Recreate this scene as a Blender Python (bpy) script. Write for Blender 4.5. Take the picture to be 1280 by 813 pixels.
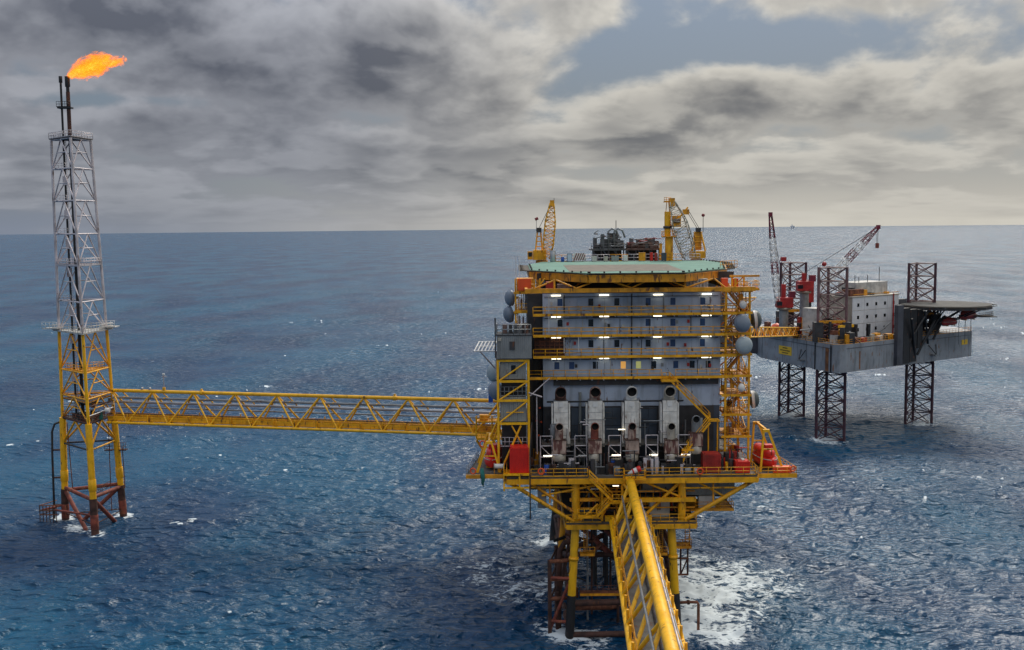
import bpy, bmesh, math, random
import numpy as np
from mathutils import Vector, Matrix, noise as mnoise
R = math.radians
random.seed(7)
S = bpy.context.scene
COL = S.collection
for o in list(bpy.data.objects):
    bpy.data.objects.remove(o)

# ------------------------------------------------------------------ camera
cam_d = bpy.data.cameras.new('camera'); cam = bpy.data.objects.new('camera', cam_d); COL.objects.link(cam)
cam_d.sensor_width = 36.0; cam_d.lens = 36.0*1350/1280
cam_d.clip_start = 0.5; cam_d.clip_end = 90000
cam.matrix_world = Matrix.Translation((0, 0, 62)) @ Matrix.Rotation(R(90-5.32), 4, 'X') @ Matrix.Rotation(R(-0.55), 4, 'Z')
S.camera = cam

# ------------------------------------------------------------------ sky and sun
SUN_EL, SUN_AZ = 46.0, 24.0
world = bpy.data.worlds.new('World'); S.world = world; world.use_nodes = True
WT = world.node_tree; WT.nodes.clear()
def wn(t, **k):
    n = WT.nodes.new(t)
    for a, b in k.items(): setattr(n, a, b)
    return n
def wl(a, b): WT.links.new(a, b)
def wm(op, a, b=None, c=None, clamp=False):
    n = wn('ShaderNodeMath', operation=op, use_clamp=clamp)
    for i, v in enumerate((a, b, c)):
        if v is None: continue
        if isinstance(v, (int, float)): n.inputs[i].default_value = v
        else: wl(v, n.inputs[i])
    return n.outputs[0]
def wstep(v, lo, hi, a=0.0, b=1.0):
    n = wn('ShaderNodeMapRange', interpolation_type='SMOOTHSTEP')
    wl(v, n.inputs[0])
    for i, x in enumerate((lo, hi, a, b)): n.inputs[i+1].default_value = x
    return n.outputs[0]
def wmix(f, a, b):
    n = wn('ShaderNodeMix', data_type='RGBA')
    if isinstance(f, (int, float)): n.inputs[0].default_value = f
    else: wl(f, n.inputs[0])
    for i, v in ((6, a), (7, b)):
        if isinstance(v, tuple): n.inputs[i].default_value = (*v, 1)
        else: wl(v, n.inputs[i])
    return n.outputs[2]
sky = wn('ShaderNodeTexSky', sky_type='NISHITA', sun_disc=False, sun_elevation=R(SUN_EL), sun_rotation=R(SUN_AZ), altitude=60, air_density=1.0, dust_density=1.5, ozone_density=1.5)
tc = wn('ShaderNodeTexCoord')
nrm = wn('ShaderNodeVectorMath', operation='NORMALIZE'); wl(tc.outputs['Generated'], nrm.inputs[0])
sep = wn('ShaderNodeSeparateXYZ'); wl(nrm.outputs[0], sep.inputs[0])
el = wm('ARCSINE', sep.outputs[2])
az = wm('ARCTAN2', sep.outputs[0], sep.outputs[1])
zc = wm('ADD', wm('MAXIMUM', sep.outputs[2], 0.0), 0.035)
def cloud_noise(shift, scale, detail, seed, rough=0.55, dist=0.3, tall=0.33):
    # banks of cloud that crowd together towards the horizon
    cv = wn('ShaderNodeCombineXYZ'); wl(wm('ADD', sep.outputs[0], seed), cv.inputs[0]); wl(sep.outputs[1], cv.inputs[1])
    wl(wm('MULTIPLY', wm('LOGARITHM', wm('ADD', zc, shift), 2.718), tall), cv.inputs[2])
    t = wn('ShaderNodeTexNoise', noise_dimensions='3D'); wl(cv.outputs[0], t.inputs['Vector'])
    t.inputs['Scale'].default_value = scale; t.inputs['Detail'].default_value = detail
    t.inputs['Roughness'].default_value = rough; t.inputs['Distortion'].default_value = dist
    return t.outputs['Fac']
def blob(a0, e0, ra, re):
    da = wm('DIVIDE', wm('SUBTRACT', az, a0), ra); de = wm('DIVIDE', wm('SUBTRACT', el, e0), re)
    return wm('EXPONENT', wm('MULTIPLY', wm('ADD', wm('MULTIPLY', da, da), wm('MULTIPLY', de, de)), -1.0))
SC = 8.0
big = cloud_noise(0.0, 3.6, 3.0, 3.1, 0.5, 0.2)
d0 = cloud_noise(0.0, SC, 8.0, 11.3, 0.52, 0.15)
d1 = cloud_noise(0.013, SC, 5.0, 11.3, 0.52, 0.15)      # the same bank a little higher up, for the light on its tops
soft = cloud_noise(0.0, 5.5, 4.0, 21.7, 0.5, 0.3)
dens = wm('ADD', wm('MULTIPLY', big, 0.40), wm('MULTIPLY', d0, 0.66))
# breaks in the cloud and its thicker masses, where the photograph has them
for bl, wgt in ((blob(0.21, 0.152, 0.12, 0.028), -0.19), (blob(0.085, 0.125, 0.045, 0.045), -0.10), (blob(0.035, 0.090, 0.035, 0.022), -0.14), (blob(-0.34, 0.108, 0.08, 0.008), -0.11),
                (blob(-0.47, 0.20, 0.06, 0.03), -0.10), (blob(-0.13, 0.17, 0.21, 0.085), 0.12), (blob(0.42, 0.13, 0.15, 0.06), 0.09), (blob(0.17, 0.095, 0.105, 0.026), 0.13), (blob(-0.3, 0.075, 0.32, 0.045), 0.085), (blob(-0.36, 0.18, 0.2, 0.06), 0.07), (blob(0.40, 0.07, 0.2, 0.025), 0.07)):
    dens = wm('ADD', dens, wm('MULTIPLY', bl, wgt))
cover = wstep(dens, 0.465, 0.575)
thick = wstep(dens, 0.53, 0.74)
lit = wstep(wm('SUBTRACT', d0, d1), -0.07, 0.08)
leftness = wstep(az, 0.12, -0.22)
bright = wmix(leftness, (0.47, 0.45, 0.405), (0.275, 0.285, 0.315))
dark = wmix(leftness, (0.115, 0.118, 0.125), (0.076, 0.084, 0.106))
shade = wm('ADD', wm('MULTIPLY', wm('MULTIPLY', thick, wstep(soft, 0.32, 0.66, 0.35, 1.0)), 0.82), wm('MULTIPLY', wm('SUBTRACT', 1.0, lit), 0.42), clamp=True)
cloud = wmix(shade, bright, dark)
skyc = wn('ShaderNodeMix', data_type='RGBA', blend_type='MULTIPLY'); skyc.inputs[0].default_value = 1
wl(sky.outputs[0], skyc.inputs[6]); skyc.inputs[7].default_value = (0.05, 0.05, 0.05, 1)
clear = wmix(0.72, skyc.outputs[2], (0.105, 0.135, 0.180))
hz = wm('EXPONENT', wm('MULTIPLY', wm('MAXIMUM', el, 0.0), -24.0))
hazecol = wmix(wstep(az, -0.45, 0.22), (0.165, 0.19, 0.24), (0.50, 0.475, 0.415))
air = wmix(wm('MULTIPLY', hz, 0.92), clear, hazecol)
fin = wmix(wm('MULTIPLY', cover, wm('SUBTRACT', 1.0, wm('MULTIPLY', wm('EXPONENT', wm('MULTIPLY', wm('MAXIMUM', el, 0.0), -34.0)), 0.8))), air, cloud)
# a cloudy sky is about three times as bright overhead as at the horizon
over = wm('ADD', wm('MULTIPLY', wm('MAXIMUM', wm('SUBTRACT', sep.outputs[2], 0.12), 0.0), 2.0), 0.65)
vs = wn('ShaderNodeVectorMath', operation='SCALE'); wl(fin, vs.inputs[0]); wl(over, vs.inputs['Scale']); fin = vs.outputs[0]
bg = wn('ShaderNodeBackground'); wl(fin, bg.inputs[0]); bg.inputs[1].default_value = 1.0
wo = wn('ShaderNodeOutputWorld'); wl(bg.outputs[0], wo.inputs[0])

sun_d = bpy.data.lights.new('sun', 'SUN'); sun = bpy.data.objects.new('sun', sun_d); COL.objects.link(sun)
sun_d.energy = 1.2; sun_d.angle = R(20); sun_d.color = (1.0, 0.94, 0.84)
sdir = Vector((math.sin(R(SUN_AZ))*math.cos(R(SUN_EL)), math.cos(R(SUN_AZ))*math.cos(R(SUN_EL)), math.sin(R(SUN_EL))))
sun.rotation_euler = sdir.to_track_quat('Z', 'Y').to_euler(); sun.location = (60, 260, 300)

S.view_settings.view_transform = 'Standard'; S.view_settings.look = 'None'
S.view_settings.gamma = 1; S.view_settings.use_curve_mapping = False
S.view_settings.exposure = 1.02
S.render.engine = 'CYCLES'
S.cycles.max_bounces = 6; S.cycles.sample_clamp_indirect = 3.0; S.cycles.sample_clamp_direct = 1.4; S.cycles.use_denoising = True

# ------------------------------------------------------------------ materials
M = {}
def mat(name, col, rough=0.6, var=0.25, scale=0.6, rust=0.0, rustcol=(0.13, 0.045, 0.018), metal=0.0, grime=0.0, bump=0.0, emit=0.0, emitcol=None, ribs=0.0):
    m = bpy.data.materials.new(name); m.use_nodes = True; M[name] = m
    T = m.node_tree; b = T.nodes['Principled BSDF']
    b.inputs['Roughness'].default_value = rough; b.inputs['Metallic'].default_value = metal
    N = lambda t: T.nodes.new(t)
    g = N('ShaderNodeNewGeometry')
    def noise(sc, vec=(1, 1, 1), detail=5):
        mp = N('ShaderNodeMapping'); T.links.new(g.outputs['Position'], mp.inputs[0]); mp.inputs['Scale'].default_value = vec
        n = N('ShaderNodeTexNoise'); T.links.new(mp.outputs[0], n.inputs['Vector']); n.inputs['Scale'].default_value = sc; n.inputs['Detail'].default_value = detail
        return n.outputs['Fac']
    def mixc(f, a, b_):
        n = N('ShaderNodeMix'); n.data_type = 'RGBA'
        T.links.new(f, n.inputs[0])
        for i, v in ((6, a), (7, b_)):
            if isinstance(v, tuple): n.inputs[i].default_value = (*v, 1)
            else: T.links.new(v, n.inputs[i])
        return n.outputs[2]
    def rng(f, lo, hi, a=0.0, b_=1.0):
        n = N('ShaderNodeMapRange'); n.interpolation_type = 'SMOOTHSTEP'; T.links.new(f, n.inputs[0])
        for i, x in enumerate((lo, hi, a, b_)): n.inputs[i+1].default_value = x
        return n.outputs[0]
    f = rng(noise(scale), 0.3, 0.7)
    lo = tuple(c*(1-var) for c in col); hi = tuple(min(1, c*(1+var)) for c in col)
    c = mixc(f, lo, hi)
    if grime: c = mixc(rng(noise(1.1, (1, 1, .18)), 0.50, 0.72, 0, grime), c, tuple(x*0.35 for x in col))
    if rust: c = mixc(rng(noise(1.7, (1, 1, .3), 7), 0.66-rust*.25, 0.74-rust*.2, 0, .9), c, rustcol)
    T.links.new(c, b.inputs['Base Color'])
    if bump or ribs:
        bp = N('ShaderNodeBump'); bp.inputs['Distance'].default_value = 0.06; bp.inputs['Strength'].default_value = bump or ribs
        if ribs:
            w = N('ShaderNodeTexWave'); w.bands_direction = 'X'; w.inputs['Scale'].default_value = 1.05
            T.links.new(g.outputs['Position'], w.inputs['Vector']); T.links.new(w.outputs['Fac'], bp.inputs['Height'])
        else: T.links.new(noise(4.0), bp.inputs['Height'])
        T.links.new(bp.outputs[0], b.inputs['Normal'])
    if emit:
        b.inputs['Emission Color'].default_value = (*(emitcol or col), 1); b.inputs['Emission Strength'].default_value = emit
    return m
mat('yellow', (0.86, 0.40, 0.004), .42, .18, .7, rust=.26, grime=.42)
mat('yellow_clean', (0.90, 0.46, 0.004), .40, .12, .6, rust=.15, grime=.30)
mat('yellow_orange', (0.74, 0.31, 0.008), .5, .25, .8, rust=.38, grime=.45)
mat('wall_grey', (0.44, 0.51, 0.62), .55, .14, .35, grime=.35, rust=.06)
mat('panel_grey', (0.25, 0.265, 0.255), .6, .12, .4, grime=.35, rust=.08, ribs=.5)
mat('cabin_grey', (0.21, 0.22, 0.22), .6, .14, .4, grime=.4, rust=.05, ribs=.35)
mat('deck_dark', (0.09, 0.085, 0.075), .8, .3, .8, rust=.25)
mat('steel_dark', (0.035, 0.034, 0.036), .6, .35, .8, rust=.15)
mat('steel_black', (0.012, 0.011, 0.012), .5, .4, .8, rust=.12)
mat('steel_grey', (0.24, 0.25, 0.255), .45, .2, .7, metal=.3, rust=.10)
mat('galvanised', (0.55, 0.50, 0.51), .45, .25, .5, metal=.3, rust=.18)
mat('pipe_silver', (0.50, 0.50, 0.51), .32, .12, .5, metal=.75)
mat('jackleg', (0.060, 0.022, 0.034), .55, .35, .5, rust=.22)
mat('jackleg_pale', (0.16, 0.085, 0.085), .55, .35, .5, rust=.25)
mat('rust', (0.16, 0.055, 0.028), .8, .5, .9, rust=.35, rustcol=(0.30, 0.12, .06))
mat('rust_red', (0.20, 0.045, 0.026), .7, .45, .9, rust=.3, rustcol=(.32, .12, .05))
mat('rust_dark', (0.065, 0.028, 0.020), .8, .5, .8, rust=.3)
mat('red', (0.62, 0.018, 0.010), .4, .12, .5, grime=.15)
mat('red_dull', (0.34, 0.022, 0.014), .5, .3, .6, rust=.1)
mat('crane_red', (0.36, 0.016, 0.016), .5, .25, .5)
mat('crane_maroon', (0.17, 0.010, 0.030), .5, .3, .5)
mat('orange', (0.75, 0.09, 0.015), .45, .1, .5)
mat('white', (0.70, 0.69, 0.66), .45, .10, .5, grime=.15)
mat('white_dirty', (0.50, 0.48, 0.44), .55, .2, .6, grime=.35, rust=.12)
mat('duct', (0.70, 0.67, 0.61), .55, .2, .9, grime=.5, rust=.30)
mat('duct_rust', (0.40, 0.29, 0.23), .65, .3, .9, grime=.4, rust=.80, rustcol=(0.10, 0.022, 0.018))
mat('throat_dark', (0.006, 0.006, 0.006), .95, .3)  # near-black that paints the dark inside the exhaust pipes
mat('dome', (0.165, 0.20, 0.25), .38, .10, .4, grime=.1)
mat('dome_pale', (0.34, 0.40, 0.42), .35, .10, .4, grime=.1)
mat('dish_inside', (0.06, 0.075, 0.072), .5, .15)
mat('deck_green', (0.115, 0.235, 0.18), .85, .16, .35, grime=.25, rust=.05, rustcol=(.20, .27, .2))
mat('deck_tan', (0.15, 0.125, 0.095), .85, .22, .8, grime=.3, bump=.4)
mat('rig_deck', (0.085, 0.08, 0.072), .85, .25, .5, grime=.3)
mat('net', (0.075, 0.06, 0.045), .9, .3)
mat('module_grey', (0.115, 0.118, 0.125), .6, .35, .9, rust=.3, grime=.3)
mat('module_brown', (0.16, 0.10, 0.085), .65, .45, .9, rust=.4)
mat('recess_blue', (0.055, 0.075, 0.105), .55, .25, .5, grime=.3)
mat('hull', (0.25, 0.265, 0.285), .5, .18, .2, grime=.6, rust=.22, rustcol=(.20, .10, .06))
mat('hull_rust', (0.19, 0.075, 0.025), .8, .4, .6, rust=.2)
mat('hull_dark', (0.06, 0.062, 0.075), .6, .25, .3)
mat('block_white', (0.66, 0.67, 0.69), .5, .08, .3, grime=.12)
mat('cream', (0.42, 0.38, 0.31), .6, .15, .4, grime=.3, rust=.1)
mat('glass_dark', (0.012, 0.014, 0.018), .12, .2)
mat('glass_blue', (0.025, 0.06, 0.16), .25, .3)
mat('glass_lit', (0.45, 0.22, 0.05), .4, .2, emit=.25, emitcol=(1.0, .5, .12))
mat('glass_olive', (0.28, 0.30, 0.10), .4, .2, emit=.15, emitcol=(.8, .8, .3))
mat('tube_light', (0.9, 0.88, 0.75), .4, 0, emit=1.6, emitcol=(1.0, 0.9, 0.66))
mat('blue_drum', (0.015, 0.09, 0.42), .4, .15)
mat('sign_yellow', (0.75, 0.46, 0.02), .5, .06)
mat('sign_ink', (0.03, 0.025, 0.02), .7, .1)
mat('teal_rag', (0.02, 0.14, 0.12), .9, .3)
mat('stripe_red', (0.22, 0.03, 0.035), .6, .2)
mat('rope', (0.05, 0.048, 0.045), .8, .2)

# ------------------------------------------------------------------ builders
W = {}
def link(name, data, parent, world_m):
    o = bpy.data.objects.new(name, data); COL.objects.link(o)
    W[o] = world_m
    if parent is not None:
        o.parent = parent; o.matrix_parent_inverse = W[parent].inverted_safe()
    o.matrix_basis = world_m
    return o
def thing(name, label, cat, loc, group=None):
    o = link(name, None, None, Matrix.Translation(loc)); o.empty_display_size = 1
    return tag(o, label, cat, group)
def tag(o, label, cat, group=None, kind=None):
    if label: o['label'] = label
    if cat: o['category'] = cat
    if group: o['group'] = group
    if kind: o['kind'] = kind
    return o
_unit = {}
def unit(shape, mt):
    k = (shape, mt)
    if k in _unit: return _unit[k]
    bm = bmesh.new()
    if shape == 'box': bmesh.ops.create_cube(bm, size=1.0)
    else:
        bmesh.ops.create_cone(bm, cap_ends=True, segments=int(shape[4:]), radius1=1, radius2=1, depth=1)
        for f in bm.faces: f.smooth = len(f.verts) == 4 and abs(f.normal.z) < .5
    me = bpy.data.meshes.new(shape); bm.to_mesh(me); bm.free(); me.materials.append(M[mt]); _unit[k] = me
    return me
def rod(name, a, b, r, mt, parent, n=None):
    a, b = Vector(a), Vector(b); d = b-a; L = d.length
    n = n or (14 if r > .35 else 8)
    q = d.to_track_quat('Z', 'Y').to_matrix().to_4x4()
    return link(name, unit('tube%d' % n, mt), parent, Matrix.Translation((a+b)/2) @ q @ Matrix.Diagonal((r, r, L, 1)))
def box(name, c, s, mt, parent, rz=0.0, rx=0.0, ry=0.0):
    m = Matrix.Translation(c) @ Matrix.Rotation(rz, 4, 'Z') @ Matrix.Rotation(ry, 4, 'Y') @ Matrix.Rotation(rx, 4, 'X') @ Matrix.Diagonal((*s, 1))
    return link(name, unit('box', mt), parent, m)
def bx(name, x0, x1, y0, y1, z0, z1, mt, parent): return box(name, ((x0+x1)/2, (y0+y1)/2, (z0+z1)/2), (x1-x0, y1-y0, z1-z0), mt, parent)
def bar(name, a, b, w, h, mt, parent):
    a, b = Vector(a), Vector(b); d = b-a
    z = d.normalized(); up = Vector((0, 0, 1)) if abs(z.z) < .95 else Vector((0, 1, 0))
    x = up.cross(z).normalized(); y = z.cross(x)
    m = Matrix((x, y, z)).transposed().to_4x4()
    return link(name, unit('box', mt), parent, Matrix.Translation((a+b)/2) @ m @ Matrix.Diagonal((w, h, d.length, 1)))
class MB:
    def __init__(s): s.v = []; s.f = []; s.sm = []
    def box(s, c, d, m=None):
        k = len(s.v); m = m or Matrix.Identity(4)
        for i in range(8):
            p = Vector(((i & 1)-.5, ((i >> 1) & 1)-.5, ((i >> 2) & 1)-.5)); p = Vector((p.x*d[0], p.y*d[1], p.z*d[2]))
            s.v.append(tuple(m @ p + Vector(c)))
        for f in ((0, 2, 3, 1), (4, 5, 7, 6), (0, 1, 5, 4), (2, 6, 7, 3), (0, 4, 6, 2), (1, 3, 7, 5)): s.f.append(tuple(k+i for i in f)); s.sm.append(False)
        return s
    def tube(s, a, b, r, n=5, r2=None): return s.sweep([a, b], [r, r if r2 is None else r2], n)
    def sweep(s, pts, rad, n=12, caps=True):
        pts = [Vector(p) for p in pts]; k0 = len(s.v)
        if not isinstance(rad, (list, tuple)): rad = [rad]*len(pts)
        t0 = (pts[1]-pts[0]).normalized(); ref = Vector((0, 0, 1)) if abs(t0.z) < .9 else Vector((1, 0, 0))
        x = t0.cross(ref).normalized()
        for i, p in enumerate(pts):
            t = (pts[min(i+1, len(pts)-1)]-pts[max(i-1, 0)]).normalized()
            x = (x - t*x.dot(t)).normalized(); y = t.cross(x)
            for j in range(n):
                a = 2*math.pi*j/n; s.v.append(tuple(p + (x*math.cos(a)+y*math.sin(a))*rad[i]))
        for i in range(len(pts)-1):
            for j in range(n):
                a = k0+i*n+j; b = k0+i*n+(j+1) % n
                s.f.append((a, b, b+n, a+n)); s.sm.append(True)
        if caps:
            s.f.append(tuple(k0+j for j in reversed(range(n)))); s.sm.append(False)
            s.f.append(tuple(k0+(len(pts)-1)*n+j for j in range(n))); s.sm.append(False)
        return s
    def build(s, name, mt, parent, m=None):
        me = bpy.data.meshes.new(name); me.from_pydata(s.v, [], s.f); me.polygons.foreach_set('use_smooth', s.sm)
        bm = bmesh.new(); bm.from_mesh(me); bmesh.ops.recalc_face_normals(bm, faces=bm.faces); bm.to_mesh(me); bm.free()
        me.materials.append(M[mt]); me.update()
        return link(name, me, parent, m or Matrix.Identity(4))
def railing(pts, parent, mt='yellow', h=1.15, step=1.8, name='railing', r=.045, closed=False):
    b = MB(); pts = [Vector(p) for p in pts]
    if closed: pts.append(pts[0])
    for a, c in zip(pts, pts[1:]):
        n = max(1, round((c-a).length/step))
        for i in range(n+1):
            p = a.lerp(c, i/n); b.tube(p, p+Vector((0, 0, h)), r, 4)
        for z in (h, h*.52): b.tube(a+Vector((0, 0, z)), c+Vector((0, 0, z)), r*1.05, 4)
        d = (c-a); L = d.length
        ang = math.atan2(d.y, d.x)
        if abs(d.z) < .01: b.box((a+c)/2+Vector((0, 0, .07)), (L, .03, .14), Matrix.Rotation(ang, 4, 'Z'))
    return b.build(name, mt, parent)
def prism(name, poly, z0, z1, mt, parent):
    n = len(poly); v = [(x, y, z0) for x, y in poly]+[(x, y, z1) for x, y in poly]
    f = [tuple(reversed(range(n))), tuple(range(n, 2*n))]+[(i, (i+1) % n, (i+1) % n+n, i+n) for i in range(n)]
    b = MB(); b.v = v; b.f = f; b.sm = [False]*len(f); return b.build(name, mt, parent)
def ring_sweep(b, c, axis, R0, r, n=24, k=6):
    axis = Vector(axis).normalized(); u = axis.orthogonal().normalized(); w = axis.cross(u); c = Vector(c)
    pts = [c+(u*math.cos(2*math.pi*i/n)+w*math.sin(2*math.pi*i/n))*R0 for i in range(n+1)]
    b.sweep(pts, r, k, False)
def stairs(a, b_, width, parent, mt='yellow', side=(0, 1, 0), name='stair', rail=True, along=None):
    a, b_ = Vector(a), Vector(b_); sd = Vector(side).normalized()*width/2
    st = MB(); n = max(3, int(abs(a.z-b_.z)/.24)); flat = Vector((b_.x-a.x, b_.y-a.y, 0)).normalized(); ang = math.atan2(flat.y, flat.x)
    for i in range(n):
        p = a.lerp(b_, (i+.5)/n); st.box(p, (.26, width, .05), Matrix.Rotation(ang, 4, 'Z'))
    o = st.build(name, 'steel_grey', parent)
    for s in (-1, 1):
        bar('stringer', a+sd*s, b_+sd*s, .10, .30, mt, o)
        if rail: railing([a+sd*s, b_+sd*s], o, mt, 1.1, 1.6, 'handrail', .05)
    return o

# ------------------------------------------------------------------ sea
RE = 6371000.0
rng_ = np.random.default_rng(11)
def wave_tile(L, N, wmin, wmax, rms, wdir, spread, power=4.0):
    k1 = np.fft.fftfreq(N, L/N)*2*np.pi; kx, ky = np.meshgrid(k1, k1, indexing='ij'); k = np.hypot(kx, ky); k[0, 0] = 1
    cosw = (kx*wdir[0]+ky*wdir[1])/k
    P = np.where((k > 2*np.pi/wmax) & (k < 2*np.pi/wmin), k**-power*np.maximum(np.abs(cosw), .02)**spread, 0); P[0, 0] = 0
    X = (rng_.normal(size=(N, N))+1j*rng_.normal(size=(N, N)))*np.sqrt(P)
    h = np.fft.ifft2(X).real; sc = rms/h.std()
    dx = np.fft.ifft2(-1j*kx/k*X).real*sc; dy = np.fft.ifft2(-1j*ky/k*X).real*sc
    jac = np.fft.ifft2(k*X).real*sc
    return L, N, h*sc, dx, dy, jac
def sample(t, x, y, a):
    L, N = t[0], t[1]; c, s = math.cos(a), math.sin(a)
    u = (x*c+y*s)/L*N; v = (-x*s+y*c)/L*N
    i = np.floor(u).astype(int); j = np.floor(v).astype(int); fu = u-i; fv = v-j; i %= N; j %= N; i2 = (i+1) % N; j2 = (j+1) % N
    out = []
    for q in t[2:]:
        out.append((q[i, j]*(1-fu)+q[i2, j]*fu)*(1-fv)+(q[i, j2]*(1-fu)+q[i2, j2]*fu)*fv)
    h, dx, dy, jc = out
    return h, dx*c-dy*s, dx*s+dy*c, jc
foam_glare_spots = []     # (x, y, radius) of white water round the steel, and of painted sun glare beside it
JACKET = [(8.2, 157.6), (24.6, 158.4), (7.6, 182), (25.2, 182), (7.6, 207), (25.2, 207)]
FLARE0 = [(-96.4, 227.5), (-86.5, 218.2), (-85.0, 230.4)]
JLEGS = [(89.9, 303.0), (124.2, 327.0), (89.6, 343.0)]
for x, y in JACKET: foam_glare_spots.append((x, y, 3.2, 1.0))
for x, y in FLARE0: foam_glare_spots.append((x, y, 2.0, .9))
for x, y in JLEGS: foam_glare_spots.append((x, y, 5.0, .55))
foam_glare_spots += [(11, 156, 3.5, .8), (27.5, 160, 4.0, .8), (30, 167, 8, .56), (29, 177, 9, .54), (34, 172, 9, .5), (30, 186, 10, .5), (38, 182, 12, .42), (31, 158, 5, .6), (1, 178, 8, .28), (-4, 188, 10, .26), (6, 160, 3, .6), (-91, 222, 3, .5)]  # patches right of the legs paint churned water and sun glare together
def build_sea():
    A = wave_tile(389, 256, 9, 80, .48, (0.45, -0.89), 1.8)
    B = wave_tile(97, 256, 1.3, 10, .19, (0.2, -0.98), 1.6, 3.0)
    fine = np.linspace(-R(31), R(31), 901)
    coarse = np.linspace(R(31), 2*math.pi-R(31), 90)[1:-1]
    th = np.concatenate([fine, coarse])
    r1 = np.linspace(0, 72, 14)
    r2 = 1/np.linspace(1/75, 1/1000, 740)
    r3 = np.geomspace(1020, 34000, 60)
    r = np.concatenate([r1[1:], r2, r3])
    rr, tt = np.meshgrid(r, th, indexing='ij')
    x = rr*np.sin(tt); y = rr*np.cos(tt)
    ha, ax, ay, ja = sample(A, x, y, 0.0)
    ha2, bx_, by_, ja2 = sample(A, x*.63+200, y*.63+77, 0.5)
    hb, cx, cy, jb = sample(B, x, y, 0.21)
    hb2, _, _, jb2 = sample(B, x*.71+31, y*.71, -0.33)
    fa = np.clip((2600-rr)/1500, 0, 1); fb = np.clip((700-rr)/450, 0, 1)*(rr > 70)
    gust = sample(A, x*.22+50, y*.12, -0.3)[0]/.48
    gust = np.clip(.95+.22*gust, .45, 1.5)
    z = (ha*.8+ha2*.6)*fa + (hb+.7*hb2)*fb*gust - rr**2/(2*RE)
    xx = x - (ax*.9+.5*bx_)*fa - .8*cx*fb; yy = y - (ay*.9+.5*by_)*fa - .8*cy*fb
    # white water: steep crests, round the legs, and painted sun glare beside them
    crest = (ja/A[5].std()*.8 + ja2/A[5].std()*.45 + (jb+.6*jb2)/B[5].std()*.75*np.clip((1100-rr)/500, .3, 1))
    side = np.clip((x+10)/120, 0, 1)*.45
    foam_glare = np.clip((crest+side+(gust-.95)*1.2-3.25)/1.3, 0, 1)*np.clip((2200-rr)/1500, 0, 1)
    for lx, ly, lr, s in foam_glare_spots:
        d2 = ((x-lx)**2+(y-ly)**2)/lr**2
        foam_glare = np.maximum(foam_glare, s*np.exp(-d2)*np.clip(1.05+.30*(hb/.19)+.2*ja/A[5].std(), 0, 1.3))
    foam_glare = np.clip(foam_glare, 0, 1)
    nr, nt = rr.shape
    co = np.concatenate([np.array([[0, 0, 0]]), np.stack([xx, yy, z], -1).reshape(-1, 3)]).astype(np.float32)
    i, j = np.meshgrid(np.arange(nr-1), np.arange(nt), indexing='ij'); j2 = (j+1) % nt
    q = np.stack([1+i*nt+j, 1+i*nt+j2, 1+(i+1)*nt+j2, 1+(i+1)*nt+j], -1).reshape(-1, 4)[:, ::-1]
    jj = np.arange(nt); tri = np.stack([np.zeros(nt, int), 1+(jj+1) % nt, 1+jj], -1)
    me = bpy.data.meshes.new('sea'); me.vertices.add(len(co)); me.vertices.foreach_set('co', co.ravel())
    me.loops.add(q.size+tri.size); me.loops.foreach_set('vertex_index', np.concatenate([q.ravel(), tri.ravel()]).astype(np.int32))
    me.polygons.add(len(q)+len(tri))
    ls = np.concatenate([np.arange(len(q))*4, q.size+np.arange(len(tri))*3]).astype(np.int32)
    me.polygons.foreach_set('loop_start', ls)
    me.update(calc_edges=True); me.validate()
    me.polygons.foreach_set('use_smooth', np.ones(len(me.polygons), bool))
    at = me.attributes.new('foam_glare', 'FLOAT', 'POINT'); at.data.foreach_set('value', np.concatenate([[0], foam_glare.ravel()]).astype(np.float32))
    m = bpy.data.materials.new('sea_water'); m.use_nodes = True; M['sea'] = m; T = m.node_tree; b = T.nodes['Principled BSDF']
    N = T.nodes.new; Lk = T.links.new
    g = N('ShaderNodeNewGeometry')
    def noise(sc, vec=(1, 1, 1), detail=4, rot=0.35, rough=.55, ridged=False):
        mp = N('ShaderNodeMapping'); Lk(g.outputs['Position'], mp.inputs[0]); mp.inputs['Scale'].default_value = vec; mp.inputs['Rotation'].default_value = (0, 0, rot)
        n = N('ShaderNodeTexNoise'); Lk(mp.outputs[0], n.inputs['Vector']); n.inputs['Scale'].default_value = sc; n.inputs['Detail'].default_value = detail; n.inputs['Roughness'].default_value = rough
        if ridged: n.noise_type = 'RIDGED_MULTIFRACTAL'; n.inputs['Offset'].default_value = .95; n.inputs['Gain'].default_value = 1.6; n.normalize = True
        return n.outputs['Fac']
    def rng(f, lo, hi, a=0., b_=1.):
        n = N('ShaderNodeMapRange'); n.interpolation_type = 'SMOOTHSTEP'; Lk(f, n.inputs[0])
        for k, v in enumerate((lo, hi, a, b_)): n.inputs[k+1].default_value = v
        return n.outputs[0]
    def mth(op, a, c):
        n = N('ShaderNodeMath'); n.operation = op
        for k, v in enumerate((a, c)):
            if isinstance(v, (int, float)): n.inputs[k].default_value = v
            else: Lk(v, n.inputs[k])
        return n.outputs[0]
    slick = rng(noise(.022, (1, .30, 1), 5, .5), .35, .68, .60, 1.2)
    hgt = mth('ADD', mth('MULTIPLY', noise(.36, (.45, 1, 1), 4, .2, .5, True), .72), mth('ADD', mth('MULTIPLY', noise(1.3, (.5, 1, 1), 4, -.2, .55), .60), mth('MULTIPLY', noise(.11, (.5, 1, 1), 4, .3), 2.2)))
    bp = N('ShaderNodeBump'); bp.inputs['Distance'].default_value = .85; Lk(slick, bp.inputs['Strength']); Lk(hgt, bp.inputs['Height'])
    deep = N('ShaderNodeMix'); deep.data_type = 'RGBA'; Lk(rng(noise(.02, (1, .5, 1), 3, .6), .35, .65), deep.inputs[0])
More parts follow.
